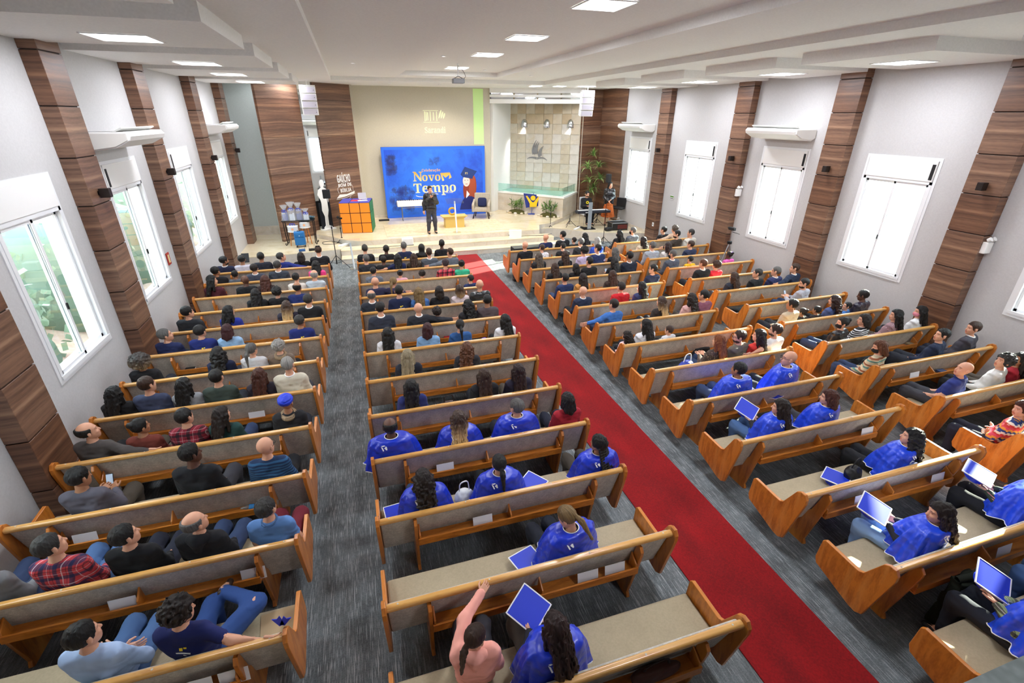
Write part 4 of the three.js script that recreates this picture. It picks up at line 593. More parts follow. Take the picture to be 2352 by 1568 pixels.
const PEOPLE = `
L 1 -3.4 0.9 m short k 1 suit 1b2140 lap 55 0 bearded man in a navy suit
L 1 -3.01 0.9 m short k 1 shirt c9c6d2 phone 0 0 man in a pale shirt holding up a tablet
L 1 -2.56 0.95 m short k 1 suit 1d2230 lap 0 0 man in a dark quilted jacket
L 1 -2.05 0.9 m short dg 0 shirt 20307e armR 70 10 man in royal blue with arm along pew
L 1 -1.61 0.86 w bob db 0 suit 141416 lap 0 0 woman with dark bobbed hair in a black coat
L 1 -1.16 1.03 m short b 0 suit 14161c lap 0 -12 tall man in a black suit with bowed head
L 2 -3.4 0.9 m short k 1 suit 17161a lap 30 0 dark haired man in a black jacket at the wall end
L 2 -3.02 0.74 c short k 1 suit 5b626c lap 10 0 young man with black hair in a grey suit
L 2 -2.58 0.9 m short db 0 suit 3a4050 lap 5 0 boy with brown hair in a slate suit
L 2 -2.06 0.94 m short dg 0 suit 313844 lap 10 0 man with greying hair in a dark grey suit
L 2 -1.19 0.86 w long k 0 shirt f0468c lap 10 0 woman with long black hair in a hot pink top
L 3 -3.24 0.98 w long k 0 shirt 45121e lap 70 0 woman in a maroon lace blouse
L 3 -2.62 0.9 m bald k 2 shirt 121418 lap 5 0 bald man in a black shirt
L 3 -2.21 0.86 w long a 0 suit 2a1a18 lap 0 0 woman with long auburn hair
L 3 -1.56 0.86 w bun k 0 shirt d8d0c8 lap 10 0 woman with pinned up black hair in a white top
L 3 -1.16 0.9 m balding w 0 shirt b7c2cc lap 10 0 white haired man in a pale blue shirt
L 4 -2.26 0.86 w long k 0 suit 101216 lap 0 0 woman with very long straight black hair
L 4 -1.85 0.86 w curly k 0 suit 121216 lap 10 0 woman with voluminous black hair
L 4 -1.44 0.94 m balding k 1 shirt 20306c lap 15 0 balding man in a blue sweater
L 5 -3.24 0.95 m short k 0 suit 20242a lap 45 0 man in a dark leather jacket beside the wall
L 5 -2.57 0.87 w long k 0 tee 1f2f8f lap 40 0 woman with glasses in a royal blue tee
L 5 -1.57 0.86 w long o 0 suit 2c2838 lap 0 0 woman with long ombre blond hair
L 5 -1.16 0.98 m short dg 0 suit 14161a lap 15 0 man with cropped grey hair in black suit
L 6 -3.32 0.9 m short g 0 shirt 1b2550 lap 65 8 grey haired man in a navy sweater beside the wall
L 6 -2.83 0.9 m short k 0 tee 1c2a6e lap 20 0 man with short black hair in a printed navy tee
L 6 -2.42 0.86 w bob r 0 vest 8fb2d6 lap 10 0 woman with a burgundy bob in a pale denim vest
L 6 -1.25 0.9 m short dg 1 tee 1c2a6e lap 20 0 man with grey hair in a printed navy tee
L 7 -3.4 0.86 w afro t 1 suit 17171b lap 10 0 woman with blond tipped afro curls by the wall
L 7 -2.37 0.86 w curlylong k 1 shirt 1a2240 lap 5 0 woman with curly black hair in a navy top
L 7 -1.89 0.86 w pony g 0 shirt d9d9dc lap 30 0 woman with a grey ponytail in a white sweater
L 7 -1.49 0.86 w curly w 0 shirt 7a6a5c lap 25 0 white haired woman with a fur scarf
L 8 -3.4 0.86 w long k 0 suit 131316 lap 20 0 woman with long black hair in black beside the wall
L 8 -3.0 0.97 m short b 0 shirt 3c4560 lap 35 0 man with short brown hair in a slate blue sweater
L 8 -2.59 0.86 w long k 0 shirt 8d9094 lap 20 0 woman with long hair in a grey cardigan
L 8 -2.18 0.94 m short k 0 shirt 3a463f lap 10 0 man with dark hair in a grey green sweater
L 8 -1.65 0.86 w long a 0 suit 2b2430 lap 10 0 woman with wavy auburn hair
L 8 -1.25 1.01 m short w 0 suit d4cdb8 lap 15 0 white haired man in a cream blazer
L 9 -3.29 0.92 m balding k 0 shirt 4a4442 armR 60 8 balding man in a grey brown hoodie by the wall
L 9 -2.8 0.86 w bun k 1 shirt 6e2f24 lap 45 0 woman in a rust coloured blouse
L 9 -2.33 0.92 m short k 0 plaid 8a2030 lap 30 0 young man in a red plaid shirt
L 9 -1.93 0.86 w long db 0 shirt 1d3f3c lap 45 0 woman with long dark hair in a bottle green top
L 9 -1.19 0.9 w turban u 1 suit 18181c lap 15 0 woman in royal blue turban and leopard collar
L 10 -3.02 0.95 m short k 1 shirt 55525c phone 35 -8 man in grey hooded sweatshirt looking at phone
L 10 -2.0 1.05 m short k 2 shirt 121318 lap 50 0 man with cropped hair in a black sweater
L 10 -1.3 0.95 m bald g 0 stripe 1d3a5c lap 30 0 bald man with glasses in a navy striped sweater
L 11 -2.81 0.98 m short dg 0 plaid2 b03038 lap 45 5 man in a red and navy plaid shirt
L 11 -2.29 0.91 m short k 0 shirt 0f1014 lap 50 5 man with dark hair in a black sweater
L 11 -1.74 0.9 m balding g 0 hoodie 15161b lap 40 8 balding grey man in a black hooded jacket
L 11 -1.16 0.9 m short dg 0 polo 5c86c0 lap 20 5 man in a light blue polo shirt and maroon trousers
L 12 -2.22 0.9 m short k 0 shirt a9c2e6 fold 35 0 man in a pale blue shirt with folded arms
L 12 -1.64 0.9 m curly db 0 tee 16205a armRbare 45 -10 boy with curly hair stretching his arm along the pew
C 1 0.03 0.98 m short dg 0 suit 14161e lap 0 0 man with grey hair in a black sweater
C 1 0.59 0.91 m short k 2 suit 101014 lap 0 0 man with shaved black hair all in black
C 1 1.07 0.98 m short g 0 tee 1a2346 lap 0 0 man with cropped grey hair in a printed navy tee
C 1 1.56 0.86 w hood k 0 suit 0d0d10 lap 10 0 person with black hood up
C 1 2.13 0.97 m short k 2 shirt 131419 lap 0 0 man with cropped black hair in a black sweater
C 2 0.02 0.94 m short g 0 suit 23262e lap -20 0 grey haired man in a black leather jacket
C 2 0.45 0.86 c short k 2 suit 101115 lap 0 0 child in black with dark hair
C 2 0.81 0.89 w long k 0 tee 1a2550 armLbare 0 0 woman in navy tee with arm along the pew
C 2 1.22 0.86 w long b 0 suit 35291f lap 0 0 woman with long light brown wavy hair
C 2 1.63 1.0 m short b 0 suit 4c545e lap 5 0 man with brown hair in a grey suit
C 2 2.18 0.95 m short b 0 suit 5b6470 armL -30 0 man in grey jacket with arm along the pew
C 3 0.16 0.86 c short k 0 hoodie 69707c lap 25 0 boy with dark hair in a grey hoodie
C 3 0.77 0.7 c bun k 0 shirt e2a8b4 lap 0 0 girl with a dark bun in a pink top
C 3 1.3 0.62 c curly db 0 shirt 6a4a3a lap 40 -20 child with curly brown hair
C 3 1.89 0.93 m bandana k 0 plaid c22c40 lap 0 0 person in black bandana and red plaid shirt
C 3 2.3 0.86 w bun k 0 shirt 38b088 lap 15 0 woman with black pinned hair in a green top
C 4 0.15 0.9 m bald k 0 shirt 2b2a48 armR 10 0 bald man in a dark purple shirt
C 4 0.55 0.86 w pony bl 0 shirt 38305a lap 30 0 woman with blond gathered hair
C 4 2.3 0.73 c short k 0 shirt 1f2c58 lap -30 0 boy in navy at the carpet end
C 5 0.03 0.93 m balding g 0 suit 252c38 lap 10 0 balding grey man in a dark suit
C 5 0.58 0.99 m short k 0 tee 1a2448 lap 5 0 man with faded dark hair in a navy tee
C 5 0.98 0.88 w long bl 0 shirt 4a78b8 lap 0 0 woman with brown blond hair in a blue top
C 5 1.41 0.87 w bob db 0 suit 121216 lap 0 0 woman with dark brown shoulder hair in black
C 5 1.85 0.86 w bob o 0 shirt dccdd0 lap 0 0 woman with streaked hair in pale pink top
C 5 2.29 0.95 m bald w 0 leather 23282a lap 0 0 bald man in a black leather jacket
C 6 0.15 1.02 m short k 0 suit 2b3140 lap 5 0 man with dark hair in a charcoal suit
C 6 0.85 0.9 m bald k 0 suit 23262e armR 5 0 bald man in black suit hugging a child
C 6 1.21 0.75 c curly db 0 shirt 2a2420 lap 20 0 child with dark curls leaning on a man
C 6 1.81 0.86 w curlylong k 0 shirt 2a2a2e lap -20 0 woman with wavy black hair in black and white
C 6 2.22 0.94 m short k 1 shirt 55494c lap 0 0 man with faded black hair in a brownish tee
C 7 0.22 0.86 w long k 0 shirt e2e2e6 lap 5 0 woman with long black hair in white near aisle
C 7 0.9 0.86 w bob r 0 shirt 86b0dc lap 15 0 woman with red burgundy hair in pale denim
C 7 1.47 0.86 w pony k 0 shirt 2e5a94 lap 0 0 woman with a black ponytail in a denim jacket
C 7 2.3 0.86 w long k 0 shirt e6e6ea lap -25 0 woman with long black hair in white by carpet
C 8 0.45 0.86 w long pl 0 suit 1c2130 lap 10 0 woman with long platinum blond hair
C 8 1.39 0.86 w curlylong cb 0 suit 26262c lap 20 0 woman with curly copper hair in a charcoal sweater
C 9 0.39 0.86 w long k 0 shirt 2b3470 lap 5 0 woman with long black hair in a navy blouse
C 9 1.42 0.86 w long b 0 suit 16161a lap 0 0 woman with long brown hair in black
C 9 1.94 0.86 w long rb 0 suit 221c30 lap 0 0 woman with long reddish dark hair
C 10 0.04 0.93 m balding k 2 gown 1a38c8 lap 0 0 balding man in a blue satin gown
C 10 0.86 0.86 w long o 0 gown 1a38c8 lap 10 0 woman with long blond ombre hair in a blue satin gown
C 10 1.6 0.9 m short g 0 gown 1a38c8 face -25 0 man with cropped grey hair in a blue satin gown
C 10 2.3 0.86 w bob k 0 shirt 9c1a2a lap -10 0 woman with glossy black hair in a red jacket
C 11 0.29 0.86 w curlylong db 0 gown 1a38c8 lap -5 0 woman with long dark curls in a blue satin gown
C 11 1.1 0.86 w pony k 0 gown 1a38c8 lap 0 0 woman with a low dark ponytail in a blue satin gown
C 11 2.27 0.86 w braids k 1 gown 1a38c8 lap -30 0 woman with long black braids in a blue satin gown
R 1 5.29 0.93 m bald k 0 tee 1a2550 lap -10 0 bald man in a navy tee
R 1 5.83 0.99 m short k 0 suit 14161c lap -30 0 man in black with a white collar
R 1 6.23 0.73 c short db 0 shirt 2a2a2e lap -20 0 child with brown hair
R 1 6.58 0.86 w long k 0 suit 17151a lap -20 0 woman with long black hair
R 2 4.3 1.0 m bald k 0 shirt 14161c lap -10 0 bald man in a black sweater at the carpet end
R 2 4.81 0.86 c short b 0 dots e4e4ea lap -10 0 boy in a white dotted shirt
R 2 5.45 0.86 c short k 0 suit 131317 lap -10 0 child with black hair in black
R 2 6.0 0.98 m short g 0 suit 26282c lap -10 0 grey haired man in a dark suit
R 2 6.52 0.96 w bob w 0 shirt 2f55c0 lap -10 0 white haired woman in a bright blue top
R 3 4.36 0.91 w long gb 0 suit 1c1c20 lap 0 0 woman with long greyish brown hair
R 3 5.11 0.89 w long b 0 suit 141418 lap 0 0 woman with brown blond hair in black
R 3 5.65 0.99 m curly k 0 shirt c3b4d6 armR -20 0 man in lilac shirt with arm along pew
R 3 6.05 1.03 m short db 0 suit 20305c lap -30 0 man in a navy blue suit
R 3 6.58 0.86 w long g 0 suit 1b1b1f lap -20 0 woman with long grey hair in black
R 4 4.43 0.86 w long b 0 suit 131316 lap 0 0 woman with long brown hair in a black top
R 4 5.0 0.79 c bob k 0 suit 111114 lap 0 0 child with dark hair in black
R 4 5.35 0.97 m short k 0 suit 121316 lap -10 0 man with dark wavy hair in black
R 4 6.08 0.86 w long k 0 suit 0f0f12 phone -10 -10 woman in black looking at her phone
R 4 6.49 1.04 m short k 1 suit 1d2638 lap -10 0 man with black hair in a dark navy suit
R 5 4.3 0.9 m short k 0 shirt 25345e lap -10 0 man with faded hair in a navy jersey
R 5 4.75 0.86 w long db 0 shirt d2904a lap -5 0 woman with clipped dark hair in an orange top
R 5 5.51 0.86 w long b 0 shirt 3a2f2a lap 0 0 woman with long brown hair in a brown sweater
R 5 6.58 0.93 m short k 0 shirt 232d4a lap -50 0 man with glasses in a navy shirt at the side aisle
R 6 4.3 0.9 m bald w 0 suit 222c46 lap -15 0 bald elderly man in a navy suit
R 6 5.2 0.91 m short db 0 hoodie c81f28 lap -10 0 boy in a red hoodie
R 6 5.71 0.86 w long k 0 shirt 3a4470 face -25 0 woman with straight black hair in navy
R 7 4.5 0.94 m short db 0 shirt 3a6cb4 armL -20 0 young man in denim shirt leaning on pew end
R 7 5.58 0.86 w long o 0 suit 2f2724 lap -30 0 woman with long sunlit brown hair
R 7 6.29 0.86 w curlylong db 0 shirt e0b0ac lap -20 0 woman with dark curls in a pink top
R 7 6.58 0.91 m short k 0 shirt 8a5468 lap -30 0 man with short black hair in a mauve shirt
R 8 4.3 0.62 c curlylong db 0 shirt f0ccd0 lap -40 -5 girl with black bow in a pink sweater
R 8 4.64 0.86 w long k 0 shirt ececf0 lap -30 0 woman with long dark hair in white
R 8 5.17 0.62 c short b 0 shirt dedee2 lap -30 0 boy with cropped brown hair in white
R 9 5.43 0.86 w long gi 0 floral 4a3c34 phone -25 0 woman with long ginger hair in a printed brown blouse
R 9 5.84 0.9 m short b 0 shirt 6a6258 lap -60 -5 man with glasses and beard in a taupe sweater
R 9 6.25 0.86 w long db 0 shirt d63a34 lap -40 0 woman with long dark hair in a red top
R 9 6.58 0.93 m short b 0 shirt f0ece8 armLbare -40 0 bearded man in white tee with arm along pew
R 10 5.01 0.9 m short k 1 gown 2048d8 lap -20 0 young man with cropped black hair in a blue gown
R 10 5.89 0.97 m bald w 0 gown 2048d8 lap -60 5 bald man with glasses in a blue gown
R 11 4.85 0.86 w long db 0 gown 2048d8 phone -40 0 woman with torn jeans in a blue gown
R 11 5.65 0.86 w bob a 0 gown 2048d8 lap -40 0 woman with an auburn bob in a blue gown
R 12 5.82 0.86 w curlylong k 0 gown 2048d8 lap -40 5 woman with black curls, blue gown over orange
R 13 4.87 0.86 w long db 0 gown 2048d8 phone -55 -5 young woman with pale jeans in a blue gown
F 1 7.77 0.88 w long k 0 suit 121216 lap -30 0 woman with long black hair and a face mask
F 1 8.24 0.96 m short g 0 suit 5a626e lap -35 0 grey haired man with a black mask in a grey suit
F 1 9.38 0.9 m short k 0 suit 1a1a1e lap -30 0 dark haired man in black near the wall
F 1 9.79 0.92 w curly gb 0 shirt d0b49c armL -20 0 woman with fair curls and arm along pew
F 2 8.05 0.86 w long db 0 shirt cfc0a8 lap -20 0 woman with dark brown hair in a beige jacket
F 2 9.19 1.01 m short k 0 suit 3a3028 armL -60 0 bearded man in a brown jacket
F 2 9.7 1.02 m short dg 0 suit d8d4ca lap -40 0 man with dark grey hair in a cream jacket
F 3 7.77 0.97 m short g 0 suit a3a9b4 lap -10 0 man with cropped grey hair in a light grey suit
F 3 8.27 0.9 w long rb 0 shirt e0dcda lap -30 0 woman with long red brown hair in white
F 3 9.04 0.9 m short b 0 shirt 28324e lap -30 0 man with brown hair in a navy sweater
F 4 7.77 0.97 m short g 0 suit 4a5260 lap -35 0 grey haired man with a mask in a slate suit
F 4 8.38 0.71 c short k 0 shirt f0b820 lap -10 0 boy with black hair in a yellow top
F 4 9.63 0.75 c bun k 2 shirt e060b0 lap -30 0 girl with a purple bow in a pink jacket
F 5 8.01 0.95 m short cb 0 suit 17191e lap -20 0 man with sandy hair in a black suit
F 5 8.42 0.86 w curly b 0 shirt d82c3c lap -20 0 woman with short brown curls in a red blouse
F 6 8.15 0.86 w long b 0 suit 232938 lap -20 0 woman with long straight light brown hair
F 6 8.8 0.9 m short dg 0 suit 15161a lap -50 0 grey haired man in a black leather jacket
F 6 9.35 0.9 m short g 0 suit 252c58 lap -40 0 man with grey hair in a navy tracksuit
F 6 9.9 0.94 m short b 0 suit 1b2842 armL -50 0 man in navy blazer with arm along pew
F 7 9.21 0.92 m short k 0 shirt a8a8b2 phone -60 -8 bearded man in a grey shirt holding a phone
F 8 7.92 0.9 m short k 1 shirt c8b89c lap -30 0 man with thick black hair in a beige jacket
F 8 8.28 0.62 c bun db 1 shirt 3a342e lap -20 0 girl with small brown braids
F 8 8.65 0.62 c short k 1 shirt 2c2a2c lap -10 0 small child with dark cropped hair
F 8 9.01 0.86 w curlylong rb 0 shirt 4a5a8a lap -30 0 woman with wavy red brown hair
F 8 9.43 0.62 c short k 0 shirt 4a80c8 lap -60 10 boy in a bright blue shirt lying back
F 8 9.79 0.9 m short k 2 leather 2c2638 lap -30 -10 man with black hair in dark purple jacket
F 9 8.1 0.86 w bun k 0 leather 17181c lap -60 0 woman with a black bun and a black mask
F 9 8.62 0.86 w bob db 0 bw e8e8ea lap -50 0 woman in a black and white striped top
F 9 9.42 0.86 w long k 0 floral2 9a7a80 lap -50 0 woman with dark hair in a patterned pink cardigan
F 9 10.05 0.86 w long k 0 shirt dfe0e2 lap -55 0 woman in white with a pink mask
F 10 7.8 0.86 w bob cb 0 stripe2 c8bca0 lap -50 -10 woman with auburn bob and mask, striped sweater
F 10 9.16 0.91 m short k 0 shirt 17233e lap -60 5 man with cropped dark hair in a navy sweater
F 10 9.92 0.95 m short b 0 suit 3c3a44 lap -60 0 man with brown hair in a charcoal blazer
F 11 8.17 0.9 m bald w 0 polo 26347a lap -60 10 bald man in a navy polo shirt
F 11 9.05 0.9 m curly dg 0 shirt d8d8d4 lap -60 8 man with curly grey hair in a white sweater
F 11 9.45 0.86 w long k 1 shirt a01c2c lap -60 5 woman with glasses in a red sweater
F 12 7.78 0.87 w bob a 0 knit b85048 fold -60 -5 woman with auburn bob in colourful knitwear
L 11 -3.36 0.95 m short dg 0 shirt 77797c lap 40 0 man in a grey sweater at the wall end
C 12 1.5 0.9 w pony bl 0 gown 1a38c8 lap -40 -28 blond woman with ponytail bending in blue gown
C 13 0.97 0.93 w long rb 0 gown 1a38c8 phone -8 -8 woman with maroon brown hair in blue gown
C 13 0.43 0.8 c pony b 0 hoodie f2a898 reach 60 -5 girl in pink sweater reaching for the pew ahead
R 13 6.35 0.92 w long bl 0 gown 2048d8 phone -50 0 woman in a blue gown over a floral blouse
R 14 4.85 0.92 w bob db 0 gown 2048d8 phone -50 0 woman in a blue gown over a green checked blouse
R 14 5.75 0.95 m short k 0 shirt 3a4a6a lap -40 0 man in jeans
`;
const ROWN = { L: 'at left wall', C: 'left of carpet', R: 'right of carpet', F: 'at right wall' };
const SEAT = 0.447;
const held = [];
PEOPLE.trim().split('\n').forEach((ln, i) => {
  const t = ln.split(' '), [b, r, x, s, sex, hair, hc, sk, top, tc, pose, yaw, pitch] = t, desc = t.slice(13).join(' ');
  seed = 1000 + i * 77;
  const row = +r, lod = row >= 8 ? 0 : 1, sc = +s, k = memo('sk' + pose, () => skel(pose));
  const g = thing('person', `${desc}, ${ord[row - 1]} row ${ROWN[b]}`, 'person', [+x, SEAT, ROW(row) - 0.335 - (pose === 'reach' ? 0.16 : 0)], (rnd() - 0.5) * 0.12 - (+yaw) * 0.0035, 'people seated in the pews');
  const w = sex === 'm' ? 1.0 : sex === 'w' ? 0.93 : 1.0, fat = sc * (sex === 'c' ? 1.02 : 1 + (0.95 - sc) * 0.6);
  g.scale.set(fat * w * (0.97 + rnd(0.08)), sc, fat);
  const pants = /maroon trousers/.test(desc) ? 0x6a1a28 : /pale jeans/.test(desc) ? 0x8aaedc : /boy with curly/.test(desc) ? 0x2b4a86 : /jeans|pale blue shirt|navy plaid/.test(desc) ? 0x4a6a98 : PC[rnd(PC.length) | 0];
  figure(g, { k, key: pose, lod, hair, hc, skin: +sk, top, tc, yaw: +yaw * 0.8, pitch: +pitch, desc, sex, hs: (sex === 'c' ? 0.92 : sex === 'w' ? 0.95 : 0.99) / Math.max(0.8, sc * 0.5 + 0.5) , bare: /bare$/.test(pose) || top === 'tee' || top === 'polo' || top === 'vest', pants, capeSeed: i % 5, fine: row >= 10, shoe: rnd(5) < 1 ? 2 : rnd(3) < 1 ? 1 : 0 });
  if (pose === 'phone') held.push([g, desc]);
});

// ---------------------------------------------------------------- stage people
{
  const rad = Math.PI / 180;
  const sp = thing('person', 'man in a black jacket and grey trousers speaking into a microphone on the stage', 'person', [2.5, S, -17.8], 0.05);
  const k = standSkel({ arms: [[[0.24, 1.13, -0.02], [0.02, 1.36, -0.2]], [[0.25, 1.12, 0.04], [0.27, 0.87, 0.0]]], stance: 0.12 });
  sp.rotation.y = Math.PI + 0.1; sp.scale.setScalar(0.97);
  figure(sp, { k, key: 'speaker', lod: 0, hair: 'short', hc: 'k', skin: 0, top: 'leather', tc: '17171b', yaw: -8, pitch: -3, desc: 'man', sex: 'm', hs: 1, pants: 0x3c3c44, shoe: 0 });
  const mic = thing('microphone', 'handheld microphone held by the man on the stage', 'microphone', [2.47, S + 1.38, -17.57], 0); put('handle', bar([0, -0.14, 0], [0.01, 0, -0.03], 0.014, 10), M.black, mic); put('grille', sph(0.024, 0.012, 0.012, -0.034), M.steel, mic);
  const si = thing('person', 'standing woman in a black leather jacket and orange skirt beside the keyboard', 'person', [9.78, WG, -18.0], Math.PI - 0.35); si.scale.set(0.94, 1.0, 0.94);
  const k2 = standSkel({ arms: [[[0.21, 1.13, 0.03], [0.04, 1.05, -0.18]], [[0.21, 1.13, 0.03], [0.04, 1.0, -0.18]]], stance: 0.02 });
  figure(si, { k: k2, key: 'singer', lod: 0, hair: 'bob', hc: 'k', skin: 0, top: 'leather', tc: '1a1a1e', yaw: -25, pitch: 0, desc: 'woman', sex: 'w', hs: 0.97, noLegs: true, shoe: 0 });
  put('skirt', (() => { const g = new THREE.CylinderGeometry(0.15, 0.29, 0.62, 40, 8, true).translate(0, 0.68, 0), p = g.attributes.position; for (let i = 0; i < p.count; i++) { const a = Math.atan2(p.getX(i), p.getZ(i)), w = clamp((0.99 - p.getY(i)) / 0.62, 0, 1), f = 1 + 0.07 * w * Math.sin(a * 9) + 0.03 * w * Math.sin(a * 5 + 1); p.setX(i, p.getX(i) * f); p.setZ(i, p.getZ(i) * f * 0.85); } g.computeVertexNormals(); return g; })(), phy(0xb5581c, 0.85, { side: THREE.DoubleSide, bumpMap: foldT, bumpScale: 0.02 }), si);
  const ke = thing('person', 'seated man in black with a yellow shirt print playing the keyboard', 'person', [8.98, WG + 0.5, -18.35], Math.PI - 0.1); ke.scale.setScalar(0.98);
  figure(ke, { k: skel('phone'), key: 'phone', lod: 0, hair: 'short', hc: 'k', skin: 0, top: 'shirt', tc: '15161a', yaw: -15, pitch: -14, desc: 'bearded man', sex: 'm', hs: 1, pants: 0x14151b, shoe: 0 });
  const pm = std(0xf2dc20, 0.8); put('shirt_print', [box(0.12, 0.16, 0.006, 0, 0.4, -0.032).rotateX(0), box(0.16, 0.03, 0.006, 0, 0.27, -0.075)].map((g, i) => i ? g : new THREE.TorusGeometry(0.045, 0.018, 6, 16).translate(0, 0.42, -0.03)), pm, ke);
}
// ---------------------------------------------------------------- stage furniture
const font = await new FontLoader().loadAsync('fonts/droid/droid_sans_bold.typeface.json');
const serif = await new FontLoader().loadAsync('fonts/droid/droid_serif_bold.typeface.json');
const text = (s, size, f = font, d = 0.006, wide = 0) => { const g = new TextGeometry(s, { font: f, size, depth: d, curveSegments: 3 }); g.computeBoundingBox(); const b = g.boundingBox; g.translate(-(b.max.x + b.min.x) / 2, 0, 0); if (wide) g.scale(wide / (b.max.x - b.min.x), 1, 1); return g; };
{
  // printed banner on its frame
  const t = thing('stage_banner', 'large blue printed banner with golden lettering and a graduate standing behind the speaker', 'banner', [3.27, S, -21.22]);
  const W = 4.28, H = 2.8, bt = ctex(1536, 1004, (x, w, h) => {
    const g = x.createLinearGradient(0, 0, w, h); g.addColorStop(0, '#1c4fd8'); g.addColorStop(0.35, '#2f7bf0'); g.addColorStop(0.7, '#2a60e0'); g.addColorStop(1, '#1f46c4'); x.fillStyle = g; x.fillRect(0, 0, w, h);
    seed = 5; for (let i = 0; i < 240; i++) { x.globalAlpha = 0.05 + rnd(0.05); x.fillStyle = rnd() < 0.5 ? '#4d96ff' : '#1636a8'; x.beginPath(); x.ellipse(rnd(w), rnd(h), rnd(20, 130), rnd(14, 90), rnd(3), 0, 7); x.fill(); }
    for (let i = 0; i < 120; i++) { x.globalAlpha = 0.12 + rnd(0.12); x.fillStyle = rnd() < 0.4 ? '#3a3450' : '#16246c'; x.beginPath(); x.ellipse(60 + rnd(120), 110 + rnd(260) , rnd(10, 40), rnd(10, 36), 0, 0, 7); x.fill(); x.beginPath(); x.ellipse(80 + rnd(330), 560 + rnd(330), rnd(10, 50), rnd(10, 60), 0, 0, 7); x.fill(); x.beginPath(); x.ellipse(680 + rnd(160), 150 + rnd(110), rnd(6, 26), rnd(6, 22), 0, 0, 7); x.globalAlpha *= 0.4; x.fill(); }
    x.globalAlpha = 1; x.strokeStyle = '#2b6ff0'; x.lineWidth = 70; x.strokeRect(0, 0, w, h);
    const gold = x.createLinearGradient(0, 360, 0, 700); gold.addColorStop(0, '#e0a53c'); gold.addColorStop(0.5, '#f6e0a0'); gold.addColorStop(1, '#f8efc0'); x.fillStyle = gold;
    x.font = 'bold 50px serif'; x.fillText('Celebração', 560, 345); x.font = 'bold 190px serif'; x.fillText('N', 420, 480); x.font = 'bold 160px serif'; x.fillText('ovo', 552, 480); x.font = 'bold 190px serif'; x.fillText('Tempo', 420, 650);
    x.font = '48px serif'; x.fillText('ACSR', 900, 668);
    x.beginPath(); x.moveTo(838, 372); x.lineTo(985, 366); x.lineTo(1010, 440); x.lineTo(965, 462); x.lineTo(978, 400); x.lineTo(915, 440); x.lineTo(868, 398); x.lineTo(895, 480); x.lineTo(865, 490); x.closePath(); x.fill();
    x.strokeStyle = '#f4ecd0'; x.lineWidth = 9; x.beginPath(); x.moveTo(450, 690); x.quadraticCurveTo(540, 730, 640, 690); x.quadraticCurveTo(720, 660, 790, 680); x.stroke();
    x.fillStyle = '#8a3420'; x.beginPath(); x.ellipse(1290, 610, 105, 230, 0.1, 0, 7); x.fill(); x.fillStyle = '#a44a2c'; x.beginPath(); x.ellipse(1330, 620, 55, 220, 0.05, 0, 7); x.fill();
    x.fillStyle = '#16246e'; x.beginPath(); x.moveTo(1120, 930); x.quadraticCurveTo(1150, 760, 1240, 730); x.lineTo(1310, 730); x.quadraticCurveTo(1410, 760, 1440, 930); x.closePath(); x.fill();
    x.fillStyle = '#e6d4cc'; x.beginPath(); x.ellipse(1238, 500, 56, 82, 0, 0, 7); x.fill(); x.fillStyle = '#e8e8f4'; x.beginPath(); x.moveTo(1240, 640); x.lineTo(1285, 700); x.lineTo(1225, 760); x.closePath(); x.fill();
    x.fillStyle = '#2a2430'; x.fillRect(1208, 484, 18, 7); x.fillRect(1252, 484, 18, 7); x.fillStyle = '#b05050'; x.fillRect(1222, 540, 34, 8);
    x.fillStyle = '#1e3a7c'; x.beginPath(); x.moveTo(1150, 400); x.lineTo(1220, 290); x.lineTo(1410, 360); x.lineTo(1345, 440); x.lineTo(1335, 470); x.lineTo(1185, 440); x.closePath(); x.fill(); x.fillStyle = '#d8c46a'; x.font = 'bold 40px serif'; x.fillText('P5', 1218, 400);
  });
  const cl = new THREE.PlaneGeometry(W - 0.02, H - 0.02).translate(0, H / 2, 0.032); put('printed_cloth', cl, std(0xffffff, 0.75, { map: bt }), t);
  put('frame', [bb(-W / 2, -W / 2 + 0.06, 0, H, -0.03, 0.03), bb(W / 2 - 0.06, W / 2, 0, H, -0.03, 0.03), bb(-W / 2, W / 2, H - 0.06, H, -0.03, 0.03), bb(-W / 2, W / 2, 0, 0.06, -0.03, 0.03)], std(0x1f56d8, 0.7), t);
  put('backing', bb(-W / 2 + 0.02, W / 2 - 0.02, 0.02, H - 0.02, -0.01, 0.02), std(0x1f56d8, 0.8), t);
  // projector light on the wall above, painted as thin pale shapes without glow
  const gm = std(0xf6ffd8, 0.85), pj = thing('painted_projection_logo', 'pale painted projection logo of a building and leaf with the word Sarandi on the wall', 'projection', [3.36, 3.82, ZF + 0.004]);
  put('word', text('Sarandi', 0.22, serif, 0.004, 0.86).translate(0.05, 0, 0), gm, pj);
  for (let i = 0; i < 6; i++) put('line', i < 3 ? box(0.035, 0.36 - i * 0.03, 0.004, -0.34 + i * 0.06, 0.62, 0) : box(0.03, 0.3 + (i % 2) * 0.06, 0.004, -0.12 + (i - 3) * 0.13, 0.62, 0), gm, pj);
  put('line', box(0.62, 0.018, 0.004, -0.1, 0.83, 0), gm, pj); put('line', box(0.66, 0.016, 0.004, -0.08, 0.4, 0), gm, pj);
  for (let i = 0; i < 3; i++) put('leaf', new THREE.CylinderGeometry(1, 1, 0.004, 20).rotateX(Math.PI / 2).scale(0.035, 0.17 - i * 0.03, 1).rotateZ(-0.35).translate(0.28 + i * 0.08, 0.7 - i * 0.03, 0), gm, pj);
  one('painted_projection_bar', box(0.43, 2.1, 0.004), std(0xd8fcae, 0.85), 'tall light green bar of painted projector light on the wall above the banner', 'projection', [5.25, 4.42, ZF + 0.004]);  // green projector light put into the colour of a thin plate
}
